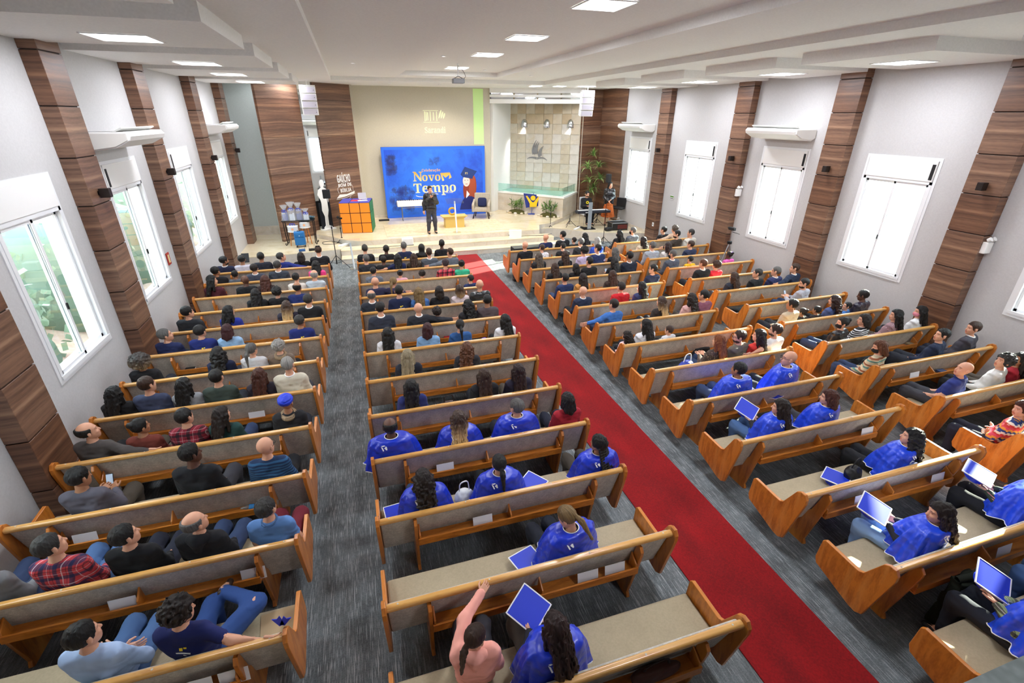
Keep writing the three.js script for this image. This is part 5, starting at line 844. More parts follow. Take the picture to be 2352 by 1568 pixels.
{
  // giant puzzle cube
  const t = thing('puzzle_cube', 'giant puzzle cube with orange squares facing the pews and green ones on the side', 'cube', [-0.065, S, -19.2], -0.14), a = 1.08;
  put('core', rbox(a, a, a, 0.02, 0, a / 2, 0), M.black, t);
  const q = rbox(a / 3 - 0.024, a / 3 - 0.024, 0.012, 0.005, 0, 0, 0, 1), cols = [[std(0xff8c1a, 0.6), 0], [std(0x2e7a46, 0.6), Math.PI / 2]];
  for (const [m, r] of cols) for (let i = 0; i < 9; i++) { const s = put('square', q, m, t); const u = ((i % 3) - 1) * a / 3, v = a / 6 + (i / 3 | 0) * a / 3; if (r) { s.rotation.y = r; s.position.set(a / 2 + 0.002, v, u); } else s.position.set(u, v, a / 2 + 0.002); }
  const bl = std(0x4a4cb8, 0.6), rd = std(0xd8384a, 0.6); for (let i = 0; i < 9; i++) { const s = put('square', q, i === 4 ? rd : bl, t); s.rotation.x = -Math.PI / 2; s.position.set(((i % 3) - 1) * a / 3, a + 0.002, ((i / 3 | 0) - 1) * a / 3); }
  one('paper_sheet', rbox(0.34, 0.006, 0.24, 0.002), M.paper, 'white sheet lying on top of the puzzle cube', 'paper', [0.18, S + a + 0.012, -19.1], 0.2);
  const lap = thing('laptop', 'small silver laptop standing open on the puzzle cube', 'laptop', [0.2, S + a + 0.01, -19.5], 0.15); put('base', rbox(0.3, 0.014, 0.2, 0.005, 0, 0.007, 0), std(0xc8c8d2, 0.4), lap); put('screen', rbox(0.3, 0.2, 0.008, 0.004, 0, 0.11, -0.12), std(0xc8c8d2, 0.4), lap);
}
function stand(name, label, pos, h, legs, r = 0.012) { const t = thing(name, label, 'stand', pos); put('pole', [bar([0, 0.12, 0], [0, h * 0.6, 0], r), bar([0, h * 0.58, 0], [0, h, 0], r * 0.7)], M.blackMetal, t); put('collar', cyl(r * 1.8, r * 1.8, 0.05, 0, h * 0.57, 0), M.blackMetal, t); for (let i = 0; i < 3; i++) { const a = i * 2.094 + 0.4; put('leg', [bar([0, legs * 0.95, 0], [Math.cos(a) * legs, 0.01, Math.sin(a) * legs], r * 0.8), bar([0, legs * 0.35, 0], [Math.cos(a) * legs * 0.5, legs * 0.5, Math.sin(a) * legs * 0.5], r * 0.5)], M.blackMetal, t); } return t; }
{
  const l1 = stand('light_stand', 'tall black tripod stand with a black lamp head before the left stage wing', [-0.88, 0, -16.05], 2.2, 0.42); const hd = put('lamp_head', rbox(0.22, 0.26, 0.12, 0.02, 0, 2.3, 0), M.black, l1); put('lamp_face', bb(-0.09, 0.09, 2.2, 2.4, -0.066, -0.061), std(0xbfc4c8, 0.4), hd);
  const l2 = stand('light_stand', 'tall black tripod stand with a black lamp head before the keyboard', [8.6, 0, -16.0], 2.36, 0.42); put('lamp_head', rbox(0.16, 0.3, 0.16, 0.03, 0, 2.48, 0), M.black, l2);
  stand('mic_stand', 'black straight microphone stand at the edge of the right wing', [7.38, WG, -18.32], 0.88, 0.08); stand('mic_stand', 'short black tripod microphone stand before the pool', [8.18, WG, -18.2], 0.5, 0.28); stand('mic_stand', 'black tripod stand beside the singer', [9.35, WG, -18.1], 0.95, 0.3);
  const mp = stand('phone_stand', 'low black stand with a round clamp beside the puzzle cube', [-0.7, WG, -18.0], 0.84, 0.2); put('clamp', [sph(0.05, -0.03, 0.88, 0), rbox(0.1, 0.06, 0.03, 0.01, 0.06, 0.84, 0)], M.blackMetal, mp);
  one('cable', tube([[0, 0, 0], [0.25, 0.005, 0.1], [0.1, 0.004, 0.3], [-0.25, 0.005, 0.25], [-0.3, 0.004, -0.1], [0.0, 0.005, -0.12], [0.2, 0.004, 0.15], [0.45, 0.004, 0.5]], 0.008, 70), M.black, 'black cable coiled on the left stage wing', 'cable', [-1.05, WG + 0.008, -18.1]);
  one('cable', tube([[0, 0, 0], [0.5, 0, 0.1], [1.0, 0, 0.02], [1.7, 0, 0.06]], 0.008, 40), M.black, 'thin cable running along the upper step to the white monitor', 'cable', [0.0, 0.348, -17.0]);
  one('cable', tube([[0, 0, 0], [0.4, 0, 0.02], [0.9, 0, 0.1], [1.3, 0, -0.05]], 0.008, 40), M.black, 'thin cable trailing from the white box monitor towards the keyboard', 'cable', [5.72, 0.348, -17.2]);
  const wm = thing('stage_monitor', 'white wedge stage monitor near the right end of the steps', 'speaker', [5.5, 0.34, -17.14], -0.25); put('cabinet', prism([[-0.13, 0], [0.13, 0], [0.13, 0.1], [0.02, 0.26], [-0.13, 0.26]], 0.46, 0.01).rotateY(Math.PI / 2).translate(-0.23, 0, 0), M.white, wm); put('handle', rbox(0.02, 0.05, 0.05, 0.008, -0.235, 0.08, 0.05), M.black, wm);
  const wm2 = thing('stage_monitor', 'white box stage monitor behind the pews near the speaker', 'speaker', [1.5, 0.34, -17.1], 0.05); put('cabinet', rbox(0.38, 0.24, 0.22, 0.02, 0, 0.12, 0), M.white, wm2); put('grille', bb(-0.17, 0.17, 0.03, 0.21, 0.111, 0.114), std(0xd8d8d8, 0.8), wm2);
  const sub = thing('subwoofer', 'long black loudspeaker on the floor before the first row', 'speaker', [5.55, 0, -15.75]); put('cabinet', rbox(1.2, 0.32, 0.42, 0.02, 0, 0.16, 0), M.black, sub); put('grille', bb(-0.57, 0.57, 0.04, 0.28, 0.211, 0.216), std(0x26262a, 0.9), sub);
  one('power_strip', rbox(0.5, 0.05, 0.16, 0.012, 0, 0.025, 0), M.white, 'white power box on the left wing beside the low stand', 'power strip', [-0.62, WG, -17.55], 0.9);
  one('power_strip', rbox(0.62, 0.04, 0.1, 0.012, 0, 0.02, 0), M.white, 'white power strip lying before the keyboard', 'power strip', [8.35, WG, -17.78], 0.75);
  [[-1.97, 'blue and black'], [-1.66, 'plain black']].forEach(([x, c], i) => { const r = thing('wireless_receiver', `${c} wireless receiver with two antennas on the left wing`, 'receiver', [x, WG, -17.1], 0.1, 'wireless receivers'); put('case', rbox(0.2, 0.06, 0.13, 0.01, 0, 0.03, 0), i ? M.black : std(0x1c4f8c, 0.5), r); for (const s of [-1, 1]) put('antenna', bar([s * 0.08, 0.05, -0.05], [s * 0.09, 0.2, -0.06], 0.004), M.black, r); });
  // acrylic lecterns
  const lec = (label, pos, h, w) => { const t = thing('lectern', label, 'lectern', pos); put('base', cyl(0.16, 0.16, 0.015, 0, 0, 0, 20), M.acrylic, t); put('post', bar([0, 0.01, 0], [-0.03, h, -0.05], 0.028, 12), std(0xe6eaec, 0.2), t); put('top_plate', rbox(w, 0.014, 0.42, 0.005).rotateX(0.3).translate(-0.03, h + 0.01, -0.04), M.acrylic, t); return t; };
  lec('clear lectern with a chrome post beside the speaker', [3.4, S, -17.72], 1.13, 0.62); lec('clear lectern with a slim chrome post on the floor before the left pews', [-0.36, 0, -15.75], 0.84, 0.62);
  // golden table with sculpture
  const gt = thing('communion_table', 'low golden wooden table with a flared top behind the clear lectern', 'table', [3.5, S, -18.75]); const gold = std(0xd8b866, 0.45);
  put('table_top', uvm(rbox(0.98, 0.035, 0.5, 0.008, 0, 0.43, 0)), gold, gt); put('body', uvm(rbox(0.74, 0.38, 0.4, 0.01, 0, 0.2, 0)), gold, gt); put('cornice', uvm(rbox(0.84, 0.04, 0.46, 0.01, 0, 0.392, 0)), gold, gt); put('plinth', uvm(rbox(0.8, 0.03, 0.44, 0.006, 0, 0.015, 0)), gold, gt);
  const sc = thing('ring_sculpture', 'golden ring shaped sculpture standing on the low table', 'sculpture', [3.45, S + 0.449, -18.78]); put('ring', [new THREE.TorusGeometry(0.12, 0.035, 10, 26, 5.2).rotateZ(0.6).translate(0, 0.15, 0), cyl(0.03, 0.03, 0.05)], std(0xd8b040, 0.3, { metalness: 0.7 }), sc);
  // rug
  one('stage_rug', uvm(rbox(4.6, 0.012, 2.1, 0.005)), std(0xffffff, 0.95, { map: tex(256, 256, (u, v) => mix([196, 176, 140], [228, 214, 186], vn(u * 14, v * 14, 14, 14) * 0.6 + 0.4 * vn(u * 60, v * 60, 60, 60))) }), 'pale beige rug in the middle of the stage', 'rug', [3.15, S + 0.006, -18.75]);
  // white piano keyboard behind the speaker
  const pi = thing('digital_piano', 'white digital piano on thin legs before the banner', 'piano', [2.2, S, -20.55]); put('case', rbox(1.36, 0.2, 0.34, 0.02, 0, 0.68, 0), M.white, pi); put('key_bed', bb(-0.64, 0.64, 0.78, 0.79, -0.12, 0.14), M.white, pi);
  const wk = bb(-0.011, 0.011, 0, 0.012, -0.11, 0.14), bk = bb(-0.007, 0.007, 0.01, 0.026, -0.11, 0.04); for (let i = 0; i < 52; i++) { const m = put('white_key', wk, M.white, pi); m.position.set(-0.624 + i * 0.0245, 0.79, 0); if (![2, 6].includes(i % 7)) { const b = put('black_key', bk, M.black, pi); b.position.set(-0.612 + i * 0.0245, 0.79, 0); } }
  for (const x of [-0.5, 0.5]) put('leg', [bar([x, 0.6, 0.1], [x, 0, 0.12], 0.014), bar([x, 0.6, -0.1], [x, 0, -0.12], 0.014), bar([x, 0.05, 0.12], [x, 0.05, -0.12], 0.01)], M.steel, pi); put('cross_bar', bar([-0.5, 0.52, 0.1], [0.5, 0.52, 0.1], 0.01), M.steel, pi);
  one('pedal_board', rbox(0.42, 0.05, 0.16, 0.01, 0, 0.025, 0), M.black, 'black pedal board on the stage floor at the left foot of the banner', 'pedal', [0.95, S, -20.75]);
  // armchair
  const twT = tex(128, 128, (u, v) => { const k = (((u * 16) % 1) < 0.18 || ((v * 16) % 1) < 0.18) ? 1 : 0; return k ? [116, 106, 92] : [206, 198, 182]; }), tw = phy(0xffffff, 0.95, { map: twT, sheen: 0.2 });
  const ac = thing('armchair', 'checked cream armchair with splayed legs at the right of the banner', 'armchair', [5.0, S, -20.3], -0.35);
  put('seat', uvm(rbox(0.6, 0.16, 0.58, 0.05, 0, 0.36, 0.02, 3), 2), tw, ac); put('backrest', uvm(rbox(0.66, 0.62, 0.13, 0.06, 0, 0.68, 0, 3).rotateX(-0.18).translate(0, 0, -0.22), 2), tw, ac);
  for (const s of [-1, 1]) put('armrest', uvm(prism([[-0.3, 0.3], [0.3, 0.3], [0.32, 0.55], [0.22, 0.6], [-0.15, 0.66], [-0.3, 0.7]], 0.1, 0.02).rotateY(-Math.PI / 2).translate(s * 0.33 + 0.05, 0, 0), 2), tw, ac);
  for (const [x, z] of [[-0.26, 0.24], [0.26, 0.24], [-0.24, -0.24], [0.24, -0.24]]) put('leg', bar([x, 0.3, z], [x * 1.3, 0, z * 1.25], 0.018, 8, 0.026), M.walnutDark, ac);
  const cu = one('cushion', (() => { const e = new THREE.SphereGeometry(1, 20, 14), p = e.attributes.position; for (let i = 0; i < p.count; i++) { const sq = (v) => Math.sign(v) * Math.pow(Math.abs(v), 0.45); p.setXYZ(i, sq(p.getX(i)) * 0.19, sq(p.getY(i)) * 0.19, p.getZ(i) * 0.09); } e.computeVertexNormals(); return e.rotateX(-0.2); })(), std(0x16224c, 0.9), 'navy blue cushion leaning in the checked armchair', 'cushion', [5.04, S + 0.63, -20.33], -0.35);
  // flag stand and planters by the pool
  const fl = thing('flag_stand', 'navy flag with a yellow figure raising its arms on a low stand by the pool', 'flag', [7.3, S, -20.42], -0.34);
  put('pole', bar([0, 0.02, 0], [0.06, 0.9, 0], 0.012), std(0x24409c, 0.4), fl); put('base', rbox(0.3, 0.03, 0.2, 0.008, 0, 0.015, 0), std(0x24409c, 0.5), fl);
  put('cloth', prism([[-0.4, 0.9], [0.33, 0.83], [0.44, 0.4], [-0.28, 0.28]], 0.016, 0.002).translate(0.04, 0, 0.012), std(0x1f2f7c, 0.8), fl);
  put('figure', [new THREE.CylinderGeometry(0.105, 0.105, 0.012, 24).rotateX(Math.PI / 2).translate(0.06, 0.7, 0.03), prism([[-0.26, 0.78], [-0.2, 0.8], [0.0, 0.55], [0.06, 0.51], [0.12, 0.55], [0.32, 0.82], [0.37, 0.8], [0.24, 0.48], [0.22, 0.33], [-0.08, 0.32], [-0.08, 0.46]], 0.008, 0).translate(0.0, 0, 0.024)], std(0xf5c518, 0.7), fl);
  const leafG = (() => { const s = new THREE.Shape(); s.moveTo(0, 0); s.quadraticCurveTo(0.035, 0.1, 0, 0.24); s.quadraticCurveTo(-0.035, 0.1, 0, 0); return new THREE.ShapeGeometry(s, 4); })();
  const gm = [0x3d6b2a, 0x5c8a3a, 0x78a04a].map((c) => phy(c, 0.55, { side: THREE.DoubleSide, transmission: 0.3, thickness: 0 }));
  [[6.78, -20.9, 'left'], [7.85, -19.72, 'right']].forEach(([x, z, sd]) => {
    const p = thing('flower_bed', `low mound of green plants and moss among stones, ${sd} of the navy flag`, 'plant', [x, S, z], -0.86, 'planted mounds by the pool');
    put('moss', (() => { const g = new THREE.SphereGeometry(1, 24, 12, 0, 6.283, 0, 1.57).scale(0.42, 0.16, 0.24), q = g.attributes.position; for (let i = 0; i < q.count; i++) { const k = 0.85 + 0.3 * vn3(q.getX(i) * 12 + 9, q.getY(i) * 12 + 9, q.getZ(i) * 12 + 9); q.setXYZ(i, q.getX(i) * k, q.getY(i) * k, q.getZ(i) * k); } g.computeVertexNormals(); return g; })(), std(0x4c4a1e, 0.95), p);
    seed = 40 + x * 10 | 0; for (let i = 0; i < 9; i++) { const a = i / 9 * 6.28; put('stone', new THREE.SphereGeometry(1, 9, 6).scale(rnd(0.07, 0.12), 0.045, rnd(0.05, 0.08)).rotateY(rnd(3)).translate(Math.cos(a) * 0.46, 0.03, Math.sin(a) * 0.27), M.stone[i % 4], p); }
    for (let i = 0; i < 5; i++) { const bx = -0.26 + i * 0.13, hh = rnd(0.34, 0.62); put('stem', bar([bx, 0.1, 0], [bx + rnd(-0.05, 0.05), hh, rnd(-0.05, 0.05)], 0.008), std(0x5a4a2a, 0.9), p); for (let j = 0; j < 16; j++) { const l = put('leaf', leafG, gm[(rnd(3) | 0)], p); l.position.set(bx + rnd(-0.03, 0.03), hh * rnd(0.5, 1.02), rnd(-0.03, 0.03)); l.rotation.set(rnd(-1.2, 1.2), rnd(6.28), rnd(-1.3, 1.3)); } }
  });
  // tall dracaena
  const dr = thing('dracaena_plant', 'tall dracaena with tufts of arching striped leaves before the walnut corner', 'plant', [9.85, WG, -19.95]);
  put('pot', new THREE.LatheGeometry([[0.001, 0], [0.16, 0], [0.2, 0.34], [0.17, 0.34], [0.16, 0.3], [0.001, 0.3]].map((q) => new THREE.Vector2(...q)), 20), std(0x3a2a22, 0.7), dr);
  const strap = (() => { const g = new THREE.PlaneGeometry(0.075, 0.62, 2, 7).translate(0, 0.31, 0), q = g.attributes.position; for (let i = 0; i < q.count; i++) { const t = q.getY(i) / 0.62; q.setXYZ(i, q.getX(i) * (1 - t * t * 0.95), q.getY(i) * (1 - 0.45 * t), -0.34 * t * t + Math.abs(q.getX(i)) * 0.3); } g.computeVertexNormals(); return g; })();
  const dm = [0x8fb45c, 0xb4cf86, 0x6a924a].map((c) => phy(c, 0.5, { side: THREE.DoubleSide, transmission: 0.25, thickness: 0 }));
  [[0.05, 2.55, 0.02], [-0.22, 2.05, 0.1], [0.32, 2.1, 0.05], [-0.12, 1.5, 0.1], [0.42, 1.6, 0.1], [0.05, 1.05, 0.05], [0.25, 1.2, -0.1]].forEach(([x, y, z], i) => {
    put('trunk', bar([x * 0.25, 0.28, z * 0.3], [x, y, z], 0.018, 7, 0.014), std(0x6e5a3c, 0.9), dr); seed = 300 + i;
    for (let j = 0; j < 30; j++) { const l = put('leaf', strap, dm[rnd(3) | 0], dr); l.position.set(x, y, z); l.rotation.set(rnd(-1.15, 0.1), j * 0.9 + rnd(0.4), 0, 'YXZ'); l.scale.setScalar(rnd(0.65, 1.05)); }
  });
}
{
  // keyboard, musician's things
  const kb = thing('stage_keyboard', 'long black stage keyboard on a grey column stand in front of the seated man', 'keyboard', [8.95, WG, -17.72], -0.06);
  put('case', rbox(1.4, 0.1, 0.34, 0.02, 0, 0.66, 0), std(0x20222e, 0.5), kb); put('keys', bb(-0.62, 0.62, 0.705, 0.716, -0.14, 0.02), M.white, kb); put('label', bb(-0.38, -0.24, 0.64, 0.665, 0.171, 0.174), M.white, kb);
  put('column', rbox(0.15, 1.05, 0.05, 0.008, -0.22, 0.53, 0.25), std(0x9aa2aa, 0.4, { metalness: 0.3 }), kb); put('foot', rbox(0.5, 0.03, 0.4, 0.01, -0.2, 0.015, 0.1), M.blackMetal, kb); put('brace', bar([-0.2, 0.2, 0.2], [0.3, 0.62, 0], 0.016), M.blackMetal, kb);
  const kc = thing('chair', 'light padded stool chair under the man at the keyboard', 'chair', [8.98, WG, -18.4], 0.1); put('seat', rbox(0.42, 0.06, 0.4, 0.02, 0, 0.45, 0), std(0xc8ccd0, 0.6), kc); put('backrest', rbox(0.4, 0.5, 0.04, 0.02, 0.0, 0.85, -0.24), std(0xc8ccd0, 0.5), kc); for (const [x, z] of [[-0.18, 0.17], [0.18, 0.17], [-0.18, -0.19], [0.18, -0.19]]) put('leg', bar([x, 0.43, z], [x, 0, z], 0.012), M.chrome, kc);
  one('foot_pedal', rbox(0.12, 0.04, 0.26, 0.01, 0, 0.02, 0), M.black, 'black sustain pedal by the foot of the keyboard player', 'pedal', [8.55, WG, -17.95], 0.4);
  [[10.1, -18.45, 0.5, 'beside the singer'], [10.28, -18.0, -0.9, 'nearest the right wall']].forEach(([x, z, a, w], i) => {
    const b = thing('bar_stool', `black padded bar stool on a chrome post, ${w}`, 'bar stool', [x, WG, z], a, 'black bar stools');
    put('base', new THREE.LatheGeometry([[0.001, 0.03], [0.06, 0.03], [0.2, 0.01], [0.2, 0], [0.001, 0]].map((q) => new THREE.Vector2(...q)), 24), M.chrome, b); put('post', cyl(0.03, 0.025, 0.62, 0, 0.02, 0), M.chrome, b); put('foot_ring', new THREE.TorusGeometry(0.15, 0.012, 6, 24).rotateX(1.57).translate(0, 0.28, 0.08), M.chrome, b);
    put('seat', rbox(0.4, 0.08, 0.38, 0.03, 0, 0.68, 0), M.black, b); put('backrest', rbox(0.4, 0.36, 0.06, 0.025, 0, 0.9, -0.18), M.black, b);
  });
  const am = thing('flight_case', 'black flight case with silver edges on the right wing', 'case', [9.85, WG, -17.25], -0.1); put('case', rbox(0.66, 0.28, 0.5, 0.012, 0, 0.14, 0), M.black, am); put('edging', [bar([-0.33, 0.28, 0.25], [0.33, 0.28, 0.25], 0.014), bar([-0.33, 0.28, -0.25], [0.33, 0.28, -0.25], 0.014), bar([-0.33, 0.28, 0.25], [-0.33, 0.28, -0.25], 0.014), bar([0.33, 0.28, 0.25], [0.33, 0.28, -0.25], 0.014), bar([-0.33, 0, 0.25], [-0.33, 0.28, 0.25], 0.014), bar([0.33, 0, 0.25], [0.33, 0.28, 0.25], 0.014)], M.steel, am); put('panel', bb(-0.1, 0.3, 0.06, 0.22, 0.251, 0.255), std(0x5a1a18, 0.6), am);
  one('equipment_bag', rbox(0.3, 0.14, 0.2, 0.05, 0, 0.07, 0, 3), M.black, 'small black bag beside the flight case', 'bag', [9.35, WG, -17.05], 0.3);
  // line arrays
  [[-1.15, -19.35, 0.12, 'left', 5.36], [9.0, -19.0, -0.12, 'right', 5.36]].forEach(([x, z, r, sd, y]) => {
    const t = thing('line_array_speaker', `white hanging line array loudspeaker at the ${sd} of the stage`, 'loudspeaker', [x, y, z], r, 'hanging line arrays');
    put('hanger', [bar([0, 0, 0], [0, 0.14, 0], 0.006), box(0.5, 0.02, 0.2, 0, 0, 0)], M.white, t);
    for (let i = 0; i < 4; i++) { const m = put('cabinet', rbox(0.5, 0.21, 0.26, 0.012), M.white, t), a = i * 0.06; m.position.set(0, -0.13 - i * 0.215, -0.012 * i * i); m.rotation.x = a; const gr = put('grille', bb(-0.22, 0.22, -0.085, 0.085, 0.131, 0.135), std(0xcdc9d6, 0.8), m); put('badge', bb(0.17, 0.19, -0.02, 0.0, 0.136, 0.138), M.black, m); }
  });
  // projector
  const pr = thing('projector', 'grey ceiling projector hanging from a pole before the stage', 'projector', [3.09, 5.76, -14.92]); put('pole', bar([0, 0, 0], [0, -0.3, 0], 0.02), M.white, pr); put('mount', [bar([0, -0.3, 0], [-0.12, -0.36, 0.05], 0.008), bar([0, -0.3, 0], [0.12, -0.36, 0.05], 0.008)], M.blackMetal, pr); put('case', rbox(0.32, 0.12, 0.26, 0.02, 0, -0.42, 0), std(0x8d8f93, 0.5), pr); put('lens', cyl(0.035, 0.04, 0.04, 0, 0, 0).rotateX(-1.57).translate(0.05, -0.42, -0.13), M.black, pr); put('cable', tube([[0, -0.05, 0.02], [0.16, -0.2, 0.02], [0.2, -0.32, 0.02], [0.1, -0.38, 0.05]], 0.006), M.black, pr);
  // wall text
  const L = Math.hypot(1.24, 1.03), gt = thing('wall_lettering', 'white lettering GAÚCHO BOM DE BÍBLIA over an open book on the walnut wall', 'lettering', [-0.4, 0, -20.545], Math.atan2(1.03, 1.24));
  const wm = std(0xf4f2ee, 0.7); put('word', text('GAÚCHO', 0.22, font, 0.008, 0.62).scale(1, 1.25, 1).translate(-0.02, 2.12, 0.004), wm, gt); put('word', text('BOM DE', 0.12, font, 0.008, 0.62).translate(0.0, 1.95, 0.004), wm, gt); put('word', text('BÍBLIA', 0.13, font, 0.008, 0.52).translate(0.02, 1.75, 0.004), wm, gt);
  put('book', [prism([[-0.46, 1.55], [-0.3, 1.68], [0.05, 1.66], [0.44, 1.74], [0.4, 1.66], [0.02, 1.59], [-0.1, 1.57]], 0.008, 0), tube([[-0.48, 1.51, 0.006], [0.0, 1.54, 0.006], [0.44, 1.66, 0.006]], 0.008), tube([[-0.2, 1.5, 0.004], [0.0, 1.38, 0.004], [0.22, 1.55, 0.004]], 0.006), tube([[-0.32, 1.72, 0.004], [-0.36, 1.88, 0.004], [-0.2, 2.05, 0.004], [0.1, 2.1, 0.004], [0.35, 1.95, 0.004], [0.36, 1.75, 0.004]], 0.006)], wm, gt);
  // white cut-out figure with dark base panel before the mirror
  const so = thing('cutout_figure', 'white life size cut-out of a man in shorts standing before the mirror strip', 'cut-out', [-1.2, S, -19.6], Math.atan2(0.9, 1.1));
  put('figure', prism([[-0.16, 0.05], [0.2, 0.05], [0.16, 0.12], [0.05, 0.16], [0.06, 0.5], [0.12, 0.72], [0.12, 0.98], [0.16, 1.0], [0.22, 1.35], [0.15, 1.47], [0.05, 1.53], [0.05, 1.57], [0.085, 1.62], [0.095, 1.7], [0.07, 1.78], [0.02, 1.81], [-0.04, 1.8], [-0.085, 1.74], [-0.09, 1.66], [-0.06, 1.58], [-0.05, 1.53], [-0.17, 1.47], [-0.24, 1.3], [-0.14, 1.1], [-0.12, 0.98], [-0.14, 0.72], [-0.06, 0.5], [-0.08, 0.16], [-0.16, 0.1]], 0.03, 0.004), M.white, so); put('backboard', bb(-0.24, 0.26, 0.04, 1.0, -0.03, -0.012), std(0x10141e, 0.5), so); put('base', rbox(0.52, 0.05, 0.26, 0.01, 0.01, 0.025, 0.02), M.white, so);
}
{
  // gift table group on the left wing
  const ct = thing('console_table', 'black iron console table with scrolled feet on the left wing', 'table', [-2.03, WG, -18.15], -0.08);
  put('table_top', rbox(1.06, 0.03, 0.36, 0.008, 0, 0.83, 0), M.blackMetal, ct); for (const [x, z] of [[-0.48, 0.14], [0.48, 0.14], [-0.48, -0.14], [0.48, -0.14]]) put('leg', tube([[x, 0.82, z], [x * 0.98, 0.4, z], [x * 0.96, 0.06, z], [x * 1.02, 0.015, z + 0.03 * Math.sign(z)], [x * 1.08, 0.05, z + 0.03 * Math.sign(z)], [x * 1.04, 0.08, z]], 0.016, 30, 7), M.blackMetal, ct); put('apron', [bar([-0.48, 0.78, 0.14], [0.48, 0.78, 0.14], 0.01), bar([-0.48, 0.78, -0.14], [0.48, 0.78, -0.14], 0.01)], M.blackMetal, ct);
  const cello = phy(0xf0f4f8, 0.12, { transmission: 0.75, thickness: 0, side: THREE.DoubleSide }), blu = std(0x2a44b4, 0.5), wh = std(0xdfe2ea, 0.7);
  const wrap = (r, h) => { const g = new THREE.CylinderGeometry(r * 0.9, r, h, 18, 10, true).translate(0, h / 2, 0), p = g.attributes.position; for (let i = 0; i < p.count; i++) { const t = p.getY(i) / h, a = Math.atan2(p.getX(i), p.getZ(i)), k = (t < 0.6 ? 1 - 0.3 * t : t < 0.7 ? 0.3 : 0.3 + (t - 0.7) * 2.6) * (1 + 0.14 * Math.sin(a * 7 + r * 50)); p.setX(i, p.getX(i) * k); p.setZ(i, p.getZ(i) * k); } g.computeVertexNormals(); return g; };
  [[-2.42, 0.13, 0.5], [-2.2, 0.14, 0.6], [-1.98, 0.13, 0.56], [-1.76, 0.12, 0.36]].forEach(([x, r, h], i) => { const g = thing('gift_basket', `cellophane wrapped gift basket with blue ribbon on the iron table, ${ord[i]} from the left`, 'gift basket', [x, WG + 0.845, -18.14 + (i % 2) * 0.05], 0, 'wrapped gift baskets'); put('wrapper', wrap(r, h), cello, g); put('contents', [rbox(0.1, 0.2, 0.08, 0.01, -0.03, 0.1, 0), cyl(0.035, 0.03, 0.24, 0.05, 0, 0.02), rbox(0.07, 0.14, 0.07, 0.01, 0.02, 0.07, -0.05)], i % 2 ? wh : std(0x5a64a8, 0.6), g); put('ribbon', [new THREE.TorusGeometry(0.04, 0.012, 5, 12).translate(-0.03, h * 0.62, r * 0.5), new THREE.TorusGeometry(0.04, 0.012, 5, 12).translate(0.03, h * 0.62, r * 0.5), sph(0.016, 0, h * 0.62, r * 0.5)], blu, g); });
  one('trinket_dish', [new THREE.LatheGeometry([[0.001, 0], [0.06, 0], [0.13, 0.08], [0.12, 0.08], [0.05, 0.015], [0.001, 0.012]].map((q) => new THREE.Vector2(...q)), 20), sph(0.05, -0.03, 0.07, 0), sph(0.045, 0.05, 0.06, 0.02)], std(0x4a6a78, 0.4), 'small teal dish at the right end of the iron table', 'dish', [-1.6, WG + 0.845, -18.17]);
  [[-2.24, -18.02, 0.5, 'shorter'], [-1.86, -18.12, 0.6, 'taller']].forEach(([x, z, h, w]) => {
    const st = thing('wooden_stool', `${w} round stool with wooden legs under the iron table`, 'stool', [x, WG, z], 0, 'stools under the gift table'); put('seat', cyl(0.18, 0.18, 0.025, 0, h - 0.025, 0, 24), M.white, st); for (let i = 0; i < 3; i++) { const a = i * 2.09 + 0.5; put('leg', bar([Math.cos(a) * 0.1, h - 0.02, Math.sin(a) * 0.1], [Math.cos(a) * 0.17, 0, Math.sin(a) * 0.17], 0.016), M.oak, st); }
    const d = thing('hat_box', `silver wrapped drum shaped gift on the ${w} stool`, 'gift box', [x, WG + h + 0.002, z], 0, 'drum shaped gifts'); put('drum', cyl(0.17, 0.17, 0.15, 0, 0, 0, 24), phy(0xd4d6da, 0.25, { clearcoat: 0.5 }), d); put('lid', cyl(0.175, 0.175, 0.03, 0, 0.15, 0, 24), M.white, d); put('bow', [new THREE.TorusGeometry(0.04, 0.012, 5, 12).translate(-0.04, 0.21, 0.02), new THREE.TorusGeometry(0.04, 0.012, 5, 12).translate(0.04, 0.21, 0.02)], blu, d); put('sticker', new THREE.CylinderGeometry(0.04, 0.04, 0.004, 16).rotateX(1.57).translate(0, 0.08, 0.172), std(0xf0b080, 0.7), d);
  });
  const su = thing('suitcase', 'blue wheeled suitcase standing before the iron table', 'suitcase', [-2.04, WG, -17.72], 0.05); const sb = std(0x1c6aa8, 0.6); put('body', rbox(0.34, 0.46, 0.2, 0.04, 0, 0.3, 0, 3), sb, su); put('pocket', rbox(0.28, 0.24, 0.03, 0.012, 0, 0.2, 0.105), sb, su); put('flap', rbox(0.28, 0.12, 0.025, 0.012, 0, 0.42, 0.105), sb, su); put('badge', sph(0.014, 0, 0.4, 0.122), M.chrome, su); put('handle', rbox(0.12, 0.02, 0.03, 0.008, 0, 0.545, 0), M.black, su); for (const [x, z] of [[-0.13, 0.07], [0.13, 0.07], [-0.13, -0.07], [0.13, -0.07]]) put('wheel', new THREE.CylinderGeometry(0.03, 0.03, 0.03, 12).rotateZ(1.57).translate(x, 0.03, z), M.black, su);
}
